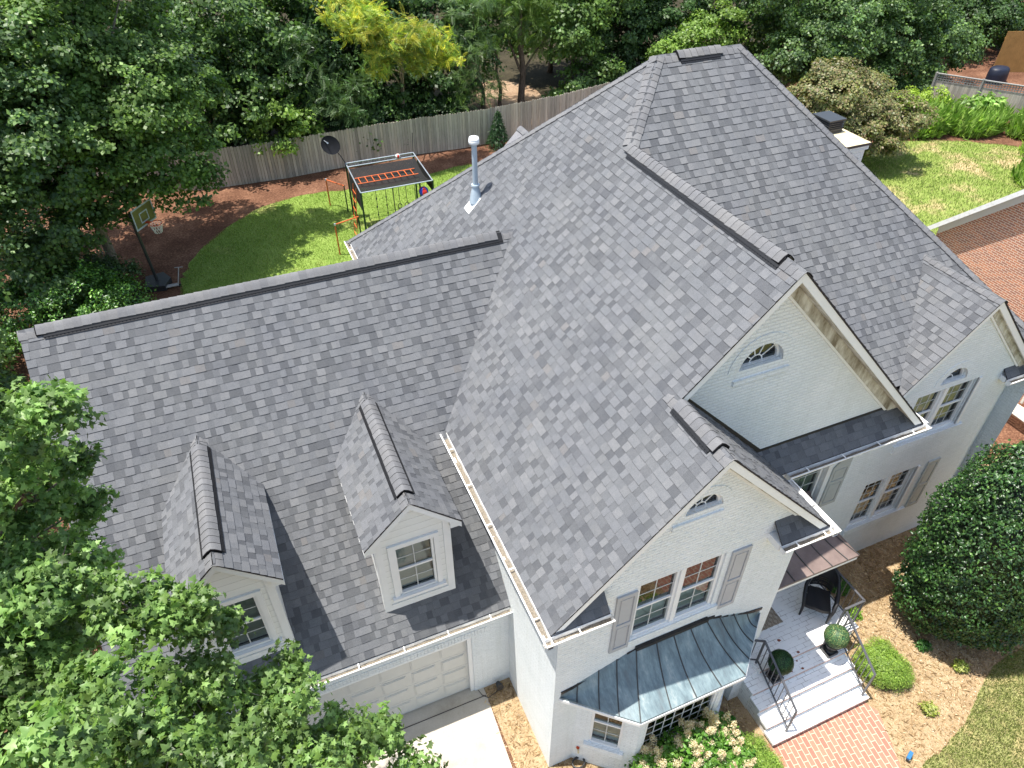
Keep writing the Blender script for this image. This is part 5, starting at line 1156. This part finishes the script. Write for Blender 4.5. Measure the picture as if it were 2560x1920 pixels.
# yard trees on the left, standing in front of the fence
tree('tall oak with layered boughs over the basketball hoop',(-7.56,15.4,G),[(-5.2,15.5,1.6,2.6,1.5),(-6.8,16,2.6,2.2,1.5),(-4.8,15,-.7,2.0,1.1),(-4.1,15,-1.9,1.3,.8),(-4.8,17,3.0,2.3,1.5),(-3.3,17,.9,1.7,1.1),(-6.5,14.5,-.6,1.7,1.0),(-6.6,14.9,-2.0,1.2,.7),(-5.8,14,.8,1.8,1.2),(-4.3,16.2,1.9,1.7,1.1),(-6.9,14.2,1.2,1.5,.9),(-4.4,17.6,6.2,2.0,1.2),(-3.2,18.8,5.8,1.5,1.0),(-1.6,17.4,6.4,1.2,.8),(-5.4,16.3,5.8,1.8,.9),(-7.0,14.3,3.9,1.4,.8),(-7.2,14.5,.3,1.1,.7)],101,MD+LT[:1],.15,group='trees on the left of the yard',per=2.0,sub=.55,leafn=110,limbs=8,name='oak_tree',trunk_r=.2,twigs=4,bark='bark_pale',flat=.42,upb=.8,trunk_top=(-7.0,15.6,3.5))
tree('dense tree at the far left edge above the camellia bush',(-10.2,14.2,G),[(-7.9,14,-.1,1.9,1.4),(-8.9,13,-1.6,1.6,1.2),(-7.9,13,1.7,1.7,1.3),(-9.2,14,.9,2.2,1.6),(-9.8,12.5,0,1.8,1.5),(-8.4,14.6,3.2,2.4,1.6),(-9.4,12.6,-3.2,1.5,1.0),(-8.2,14.5,-2.6,1.4,.9)],102,BL+MD,.15,group='trees on the left of the yard',per=2.2,sub=.5,leafn=110,name='oak_tree',trunk_r=.2,twigs=3,bark='bark',upb=.8)
tree('bluish green tree in the top left corner',(-10,18,G),[(-7.6,17.5,4.6,2.6,1.8),(-9,17,2.5,2.6,1.8),(-6,19,4.5,2.6,1.8),(-8.6,18.5,0,2.4,1.8)],103,MD+LT[:1],.15,group='trees on the left of the yard',per=2.0,sub=.55,leafn=110,name='oak_tree',trunk_r=.18,twigs=3)
shrub('glossy camellia bush behind the garage ridge',(-7.9,11.7,G),[(-9.6,12.1,-4.3,1.3,1.1),(-8.3,11.6,-4.2,1.3,1.1),(-7.2,11.6,-4.4,1.1,.9),(-10.4,11.6,-4.2,1.2,1.1),(-8.0,12.8,-4.5,1.2,.9)],104,[(.06,.16,.02),(.09,.21,.03),(.03,.09,.015),(.14,.28,.04)],.11,per=3,sub=.32,leafn=60,name='camellia_bush',cat='bush')
shrub('shaded evergreen bush behind the hoop base',(-7.4,13.8,G),[(-7.4,13.8,-4.7,1.0,.8),(-8.3,14.3,-4.5,1.1,.9),(-9.4,14.8,-4.4,1.2,1.0)],105,DK,.11,per=3,sub=.32,leafn=60,name='evergreen_bush',cat='bush')
tree('tree leaning in at the left edge beside the garage ridge',(-12.2,7.0,G),[(-9.6,6.5,-.2,.8,.7),(-9.9,7.4,.6,1.0,.8),(-10.6,6.6,-1.0,1.2,1.0),(-9.7,6.0,-1.3,.7,.5)],106,MP,.15,group='trees on the left of the yard',per=3,sub=.4,leafn=70,name='maple_tree',twigs=3)
# wood behind the fence
WG='trees in the wood behind the grey fence'
def wt(label,base,blobs,seed,cols,size=.2,kind='quad',name='wood_tree',**k):
    k.setdefault('per',1.8); k.setdefault('sub',.6); k.setdefault('leafn',100); k.setdefault('twigs',2)
    return tree(label,base,blobs,seed,cols,size,kind,'leaf',name,'tree',WG,**k)
wt('broad dark tree behind the fence left of the dish',(-.2,26,G),[(.1,24.6,-.8,2.3,1.7),(-1.3,23.4,-2.2,1.8,1.2),(1.4,24.6,-2.7,2.1,1.4),(-1.0,25,1.2,2.3,1.7),(-3.0,24.5,-.5,2.2,1.8),(1.5,25.5,.7,2.2,1.8),(-3.2,23.8,-3.2,1.8,1.2)],111,DK+MD)
wt('light green sapling hanging over the fence left of the dish',(.3,23.6,G),[(.2,22.7,-3.3,1.2,.8),(1.2,22.9,-3.0,1.1,.8),(.9,22.6,-2.1,1.0,.8),(-.6,22.8,-2.6,.9,.7),(1.9,22.8,-3.7,.7,.5)],112,LT,.17,trunk_r=.06,name='sapling')
wt('pale feathery leaved tree above the dish',(3.2,24,G),[(3.0,23.5,-2.6,1.3,1.0),(2.4,23.6,-1.4,1.3,1.0),(3.6,23.3,-3.3,1.0,.7),(2.2,24,-.2,1.3,1.0),(4.0,23.6,-2.0,1.1,.8)],113,BL+[(.10,.2,.07)],.45,'frond',per=1.8,sub=.6,leafn=26,trunk_r=.08,name='sumac_tree',spread=.7,shell=.3,upb=.3)
wt('yellow and green tree in the upper middle, autumn tinted',(7.0,24.5,G),[(6.4,21,.7,1.1,.8),(4.7,21,1.3,1.0,.8),(7.7,21.5,.4,.9,.7),(8.4,21.7,-.4,.7,.5),(5.6,20.8,.2,.9,.6),(7.0,20.8,-.4,.8,.5),(3.9,21.2,1.9,1.0,.7),(5.0,20.9,-.3,.6,.4),(5.7,21.0,1.2,.9,.6),(7.0,21.2,.6,.9,.6)],114,YL,.34,'frond',per=2.0,sub=.5,leafn=40,name='yellow_tree',spread=.6,trunk_r=.14,shell=.4,bark='bark_pale',twigs=5,clvar=.25)
wt('dark evergreen behind the yellow tree',(6.5,27,G),[(5.0,24.8,-2.8,1.7,1.4),(7.0,24.8,-2.5,2.0,1.4),(9.0,25.2,-2.7,2.0,1.6),(6.5,26,-.4,2.4,1.9),(3.6,26.3,-.9,2.6,1.9),(9.5,25.8,-.4,2.3,1.8),(4.0,27,2,2.6,2),(8.0,27,2,2.6,2)],115,DK,.2,name='evergreen_tree')
wt('feathery leaved tree right of the yellow tree',(11.6,24.6,G),[(10.3,24,-2.2,1.2,1.0),(10.6,24,-.9,1.3,1.0),(11.4,23.8,-3.2,.9,.9),(10.9,24.4,.6,1.4,1.1),(9.7,23.8,-3.4,.9,.7)],116,BL+MD,.42,'frond',per=1.9,sub=.6,leafn=28,name='sumac_tree',spread=.6,shell=.35)
wt('dark trunked tree in front of the sunlit clearing',(14.4,25.9,G),[(13.8,26.6,-.2,2.2,1.5),(15.8,26,-1.6,1.2,.9),(15.5,27,.8,2.4,1.7),(12.2,27.5,1.2,2.4,1.8)],117,LT+MD,.42,'frond',per=1.7,sub=.6,leafn=28,name='sumac_tree',trunk_r=.22,spread=.6,shell=.4)
wt('slim dark tree beside the clearing',(13.3,26.6,G),[(12.9,26.8,-1.0,1.3,1.2),(12.6,26.4,-2.6,.7,.8)],118,DK,.18,trunk_r=.12,name='slim_tree')
wt('green tree above the left end of the high ridge',(17.6,26.6,G),[(17.2,25.6,-1.2,1.9,1.6),(18.4,24.8,-3.6,1.6,1.2),(17.0,25.0,-3.9,1.2,.9),(18.5,26,.6,2.2,1.7)],119,MD,.2)
wt('shadowy tree behind the high ridge',(22.5,29,G),[(23.5,28,-2.3,2.6,2.0),(21,27.5,-1.8,2.3,1.9),(20.8,26.5,-3.6,1.8,1.3),(26,29,-1.0,2.8,2.2),(21.5,28,1,2.4,2)],120,DK,.2)
wt('lighter leafy tree just over the high ridge',(24.8,25.5,G),[(24.2,24,-2.0,1.3,.9),(25.4,24.2,-2.6,1.2,.9),(23.2,24.2,-2.9,1.2,.9),(26.6,25,-1.8,1.6,1.3)],121,LT,.18)
wt('tall dense tree right of the high ridge',(30,22.5,G),[(30.5,20,-1.3,2.3,1.7),(28.5,20,-2.6,2.0,1.5),(32.6,20.5,-.9,2.3,1.8),(29,22,.8,2.6,2.0),(31,19.4,-3.4,1.8,1.3)],122,BL+MD,.17,name='magnolia_tree',per=2.2,leafn=120)
wt('broad glossy tree left of the lattice fence',(36.5,20.8,G),[(35.4,20,-2.2,2.4,1.8),(38.4,20.2,-2.3,2.3,1.8),(37.2,19,-4.6,1.7,1.2),(34.6,19.2,-4.2,1.7,1.2),(36.8,21,.2,2.6,2.0),(40.0,20,-2.6,2.2,1.7)],123,BL+MD,.17,name='magnolia_tree',per=2.2,leafn=120)
wt('dark tree at the top right corner',(48,25,G),[(47,24,-3.0,2.6,2.0),(50,24.5,-3.2,2.6,2.2),(44.5,25,-1.6,2.8,2.2),(42,24.5,-1.2,2.6,2.1),(52,25,-2,3,2.4)],124,DK,.2)
for k,(x,y,r_) in enumerate([(-9,28,3.2),(-4,29,3.4),(1.5,30,3.2),(6.5,31,3.4),(19,31,3.2),(24,33,3.4),(30,27,3.2),(36,27,3.4),(42,30,3.4)]):
    wt(['background tree deep in the wood, behind the others, '+w_ for w_ in ('leftmost','second from left','behind the broad dark tree','behind the yellow tree','right of the clearing','behind the high ridge','behind the tall dense tree','behind the broad glossy tree','behind the lattice fence')][k],(x,y+1,G),[(x,y,-.8,r_,2.4),(x+1.8,y-.5,-2.8,2.0,1.5),(x-1.8,y-.4,-2.6,2.0,1.6),(x,y,2.8,r_,2.6)],130+k,DK+MD,.24,sub=.7,per=1.6,leafn=80)
# understory hedge along the fence
for k,(x,y,r_,lab) in enumerate([(4.5,23.6,1.0,'dark shrub behind the fence under the feathery tree'),(6.6,23.8,1.0,'dark shrub behind the fence below the yellow tree'),(8.6,23.7,.95,'dark shrub behind the fence near the young fir'),(-5.5,24.8,1.4,'dark shrub behind the far left end of the fence'),(-2.6,23.9,1.0,'dark shrub behind the left part of the fence')]):
    shrub(lab,(x,y,G),[(x,y,G+1.0,r_,1.1),(x+.8,y+.3,G+1.1,r_,1.2),(x-.8,y+.2,G+1.3,r_,1.2)],150+k,DK,.17,'quad','leaf',per=2.2,sub=.42,leafn=60,name='wood_shrub',group='dark shrubs along the back of the fence')
# young fir in front of the fence
t=thing('fir_sapling','small dark fir growing in front of the fence near the roof edge','fir',(11.1,21.6,G)); rs=np.random.RandomState(9); n=2600; h=rs.rand(n)**.8; a=rs.rand(n)*6.283; rr=.75*(1-h)*(.4+.6*rs.rand(n))
C=np.stack([11.1+rr*np.cos(a),21.6+rr*np.sin(a),G+.15+1.7*h-rr*.2],1); leaves('crown',t,'leaf',C,np.stack([np.cos(a),np.sin(a),np.full(n,1.0)],1),.2*rs.uniform(.6,1.2,n),'narrow',mixcol(rs,n,[(.02,.06,.02),(.03,.08,.02)],.2),5,droop=np.stack([np.cos(a),np.sin(a),-.2+0*a],1)*1.0)
m_=MB(); m_.tube([(11.1,21.6,G),(11.1,21.6,G+1.8)],[.05,.01],6); m_.build('trunk','bark',t)
# japanese maple and tall perennials on the right
tree('low spreading bronze green japanese maple behind the chimney',(26.6,13.2,G),[(26.3,13,-2.7,1.7,.75),(24.2,13,-1.7,1.5,.7),(28.2,12.2,-2.9,1.5,.7),(26.8,12,-3.9,1.4,.65),(25.0,12.2,-3.0,1.4,.65),(23.4,12.6,-2.6,1.2,.6),(28.9,12.8,-3.7,1.1,.5),(25.6,14,-1.3,1.3,.7),(24.4,12.0,-4.0,1.1,.6),(27.6,14,-2.0,1.2,.6)],160,[(.15,.17,.055),(.20,.21,.07),(.25,.23,.10),(.10,.13,.045),(.22,.17,.09)],.12,'quad','leaf','japanese_maple','tree',None,.13,per=3.0,sub=.42,leafn=120,flat=.32,twigs=4,upb=1.0,shell=.7)
rs=np.random.RandomState(170)
def tallgrass(label,cx2,cy2,rx,ry,h,n,seed,cols):
    rs=np.random.RandomState(seed); P=rs.uniform(-1,1,(n,2)); P=P[(P**2).sum(1)<1]; n=len(P); hh=rs.uniform(.3,1,n)*h; tt=rs.rand(n)
    lean=np.array([.35,-.05]); C=np.stack([cx2+P[:,0]*rx+lean[0]*hh*tt,cy2+P[:,1]*ry+lean[1]*hh*tt,G+hh*tt*.9],1)
    t=thing('tall_grass',label,'grass clump',(cx2,cy2,G),'tall perennials at the end of the side lawn'); dr=np.tile(np.array([[.5,-.1,1.6]]),(n,1)); N=rs.normal(0,1,(n,3)); N[:,2]*=.3
    leaves('blades',t,'blade',C,N,rs.uniform(.25,.6,n),'narrow',mixcol(rs,n,cols,.2),seed,spread=.1,droop=dr); return t
TG=[(.17,.30,.05),(.24,.38,.07),(.12,.22,.035),(.32,.45,.11)]
for k,(x,y,rx,ry,h,lab) in enumerate([(33.2,14.2,1.6,.9,1.5,'tall feathery green grass left of the banana like plants'),(35.8,13.2,1.6,.9,1.1,'tall feathery green grass below the lattice fence'),(38.6,11.8,1.8,1.1,1.1,'tall feathery green grass at the right edge of the lawn end'),(31.0,14.8,1.2,.7,1.3,'tall dark green grass beside the japanese maple'),(33.6,7.2,1.6,1.4,1.2,'tall green grass near the brick house cornice'),(36.5,9.0,1.5,1.6,1.4,'tall green grass clump at the right image edge')]):
    tallgrass(lab,x,y,rx,ry,h*1.1,5200,170+k,TG)
shrub('pale green large leaved plants against the lattice fence',(37.2,14.3,G),[(36.4,14.4,-4.4,.6,.5),(37.3,13.9,-4.35,.6,.5)],180,[(.22,.34,.08),(.28,.42,.10),(.15,.28,.05)],.34,'oval','leaf',per=3,sub=.35,leafn=14,name='broadleaf_plant',cat='plant')
shrub('yellow green leafy shrub between the maple and the fence',(34.0,15.8,G),[(33.6,15.8,-4.2,.8,.6),(34.7,15.4,-4.2,.7,.6),(32.8,16,-4.3,.7,.5)],181,[(.25,.36,.04),(.32,.44,.06)],.16,'oval','leaf',per=3,sub=.3,leafn=40,name='leafy_shrub')
# foreground maples at lower left
FG='foreground maples at the lower left'
tree('maple whose leafy boughs cover the left rake of the garage',(-7.6,-5.6,G),[(-5.05,-6,4.45,.40,.45),(-5.55,-6,3.65,.50,.45),(-4.86,-6.05,3.85,.14,.14),(-5.45,-7,3.2,.50,.42),(-6.1,-6.4,4.3,.7,.6),(-6.3,-6.8,2.8,.8,.7),(-5.15,-5.9,3.05,.22,.22),(-5.5,-6.2,2.5,.40,.4),(-6.2,-6.0,1.4,.8,.7),(-5.45,-6.4,4.95,.25,.3),(-6.0,-7.6,2.2,.7,.6)],190,MP+MD[:1],.082,'maple','leaf','maple_tree','tree',FG,.13,per=3.6,sub=.19,leafn=42,flat=.7,twigs=7,shell=.4,spread=.8,clvar=.24,upb=.75,bark='bark_pale')
tree('maple whose top boughs hang over the garage gutter and driveway',(-6.2,-8.9,G),[(-4.72,-7.5,2.95,.42,.34),(-4.30,-7.5,2.50,.30,.32),(-4.05,-7.5,2.75,.12,.25),(-4.95,-8.5,3.0,.50,.42),(-4.50,-8,1.8,.50,.42),(-3.70,-8,1.10,.50,.38),(-3.48,-7.5,1.05,.20,.30),(-2.70,-8,-.55,.32,.30),(-3.12,-8.5,.2,.38,.34),(-3.95,-9.2,2.45,.28,.26),(-2.30,-8.5,-.9,.24,.22),(-4.95,-9.4,3.9,.34,.32),(-4.5,-9,2.6,.38,.34),(-3.55,-8.8,.5,.50,.45),(-4.6,-8.4,.5,.8,.7),(-5.4,-8.6,1.6,.8,.7),(-3.98,-7.42,2.05,.20,.30),(-3.2,-8.0,-.3,.35,.35),(-3.9,-8.1,-.5,.6,.6),(-5.0,-9.8,3.2,.4,.4),(-3.45,-9.3,1.3,.25,.3)],191,MP+LT[:1]+MD[:1],.082,'maple','leaf','maple_tree','tree',FG,.14,per=3.6,sub=.19,leafn=42,flat=.7,twigs=7,shell=.4,spread=.8,clvar=.24,upb=.75,trunk_top=(-5.0,-8.6,1.5),bark='bark_pale')
shrub('shaded undergrowth below the foreground maples',(-6.5,-8.0,G),[(-6.2,-8.2,-3.6,1.6,1.0),(-5.2,-8.6,-3.0,1.2,.8),(-7.6,-7.0,-3.4,1.6,1.0),(-6.8,-9.2,-2.4,1.4,.9),(-4.4,-8.8,-2.4,.8,.6)],192,DK+MD,.12,'quad','leaf',per=2.6,sub=.4,leafn=70,name='undergrowth',cat='undergrowth')
for k,(x,y,z,r_,lab) in enumerate([(-12.2,9.6,-4.2,1.7,'dark bush at the left edge behind the garage ridge'),(-10.8,7.2,-4.0,1.5,'dark bush left of the garage gable end'),(-9.6,3.8,-3.4,1.4,'dark bush close to the left end of the garage'),(-9.0,-.5,-3.6,1.3,'low bush beside the left garage wall')]):
    shrub(lab,(x,y,G),[(x,y,z,r_,1.3),(x-1.2,y+.6,z+.3,r_,1.2)],195+k,DK+MD,.14,'quad','leaf',per=2.4,sub=.4,leafn=80,name='evergreen_bush',cat='bush',group='dark bushes left of the garage')
# ---------------------------------------------------------------- lift everything so the ground is at z=0
for o in bpy.data.objects:
    if o.parent is None and o.type in('MESH','EMPTY'): o.location.z+=ZE
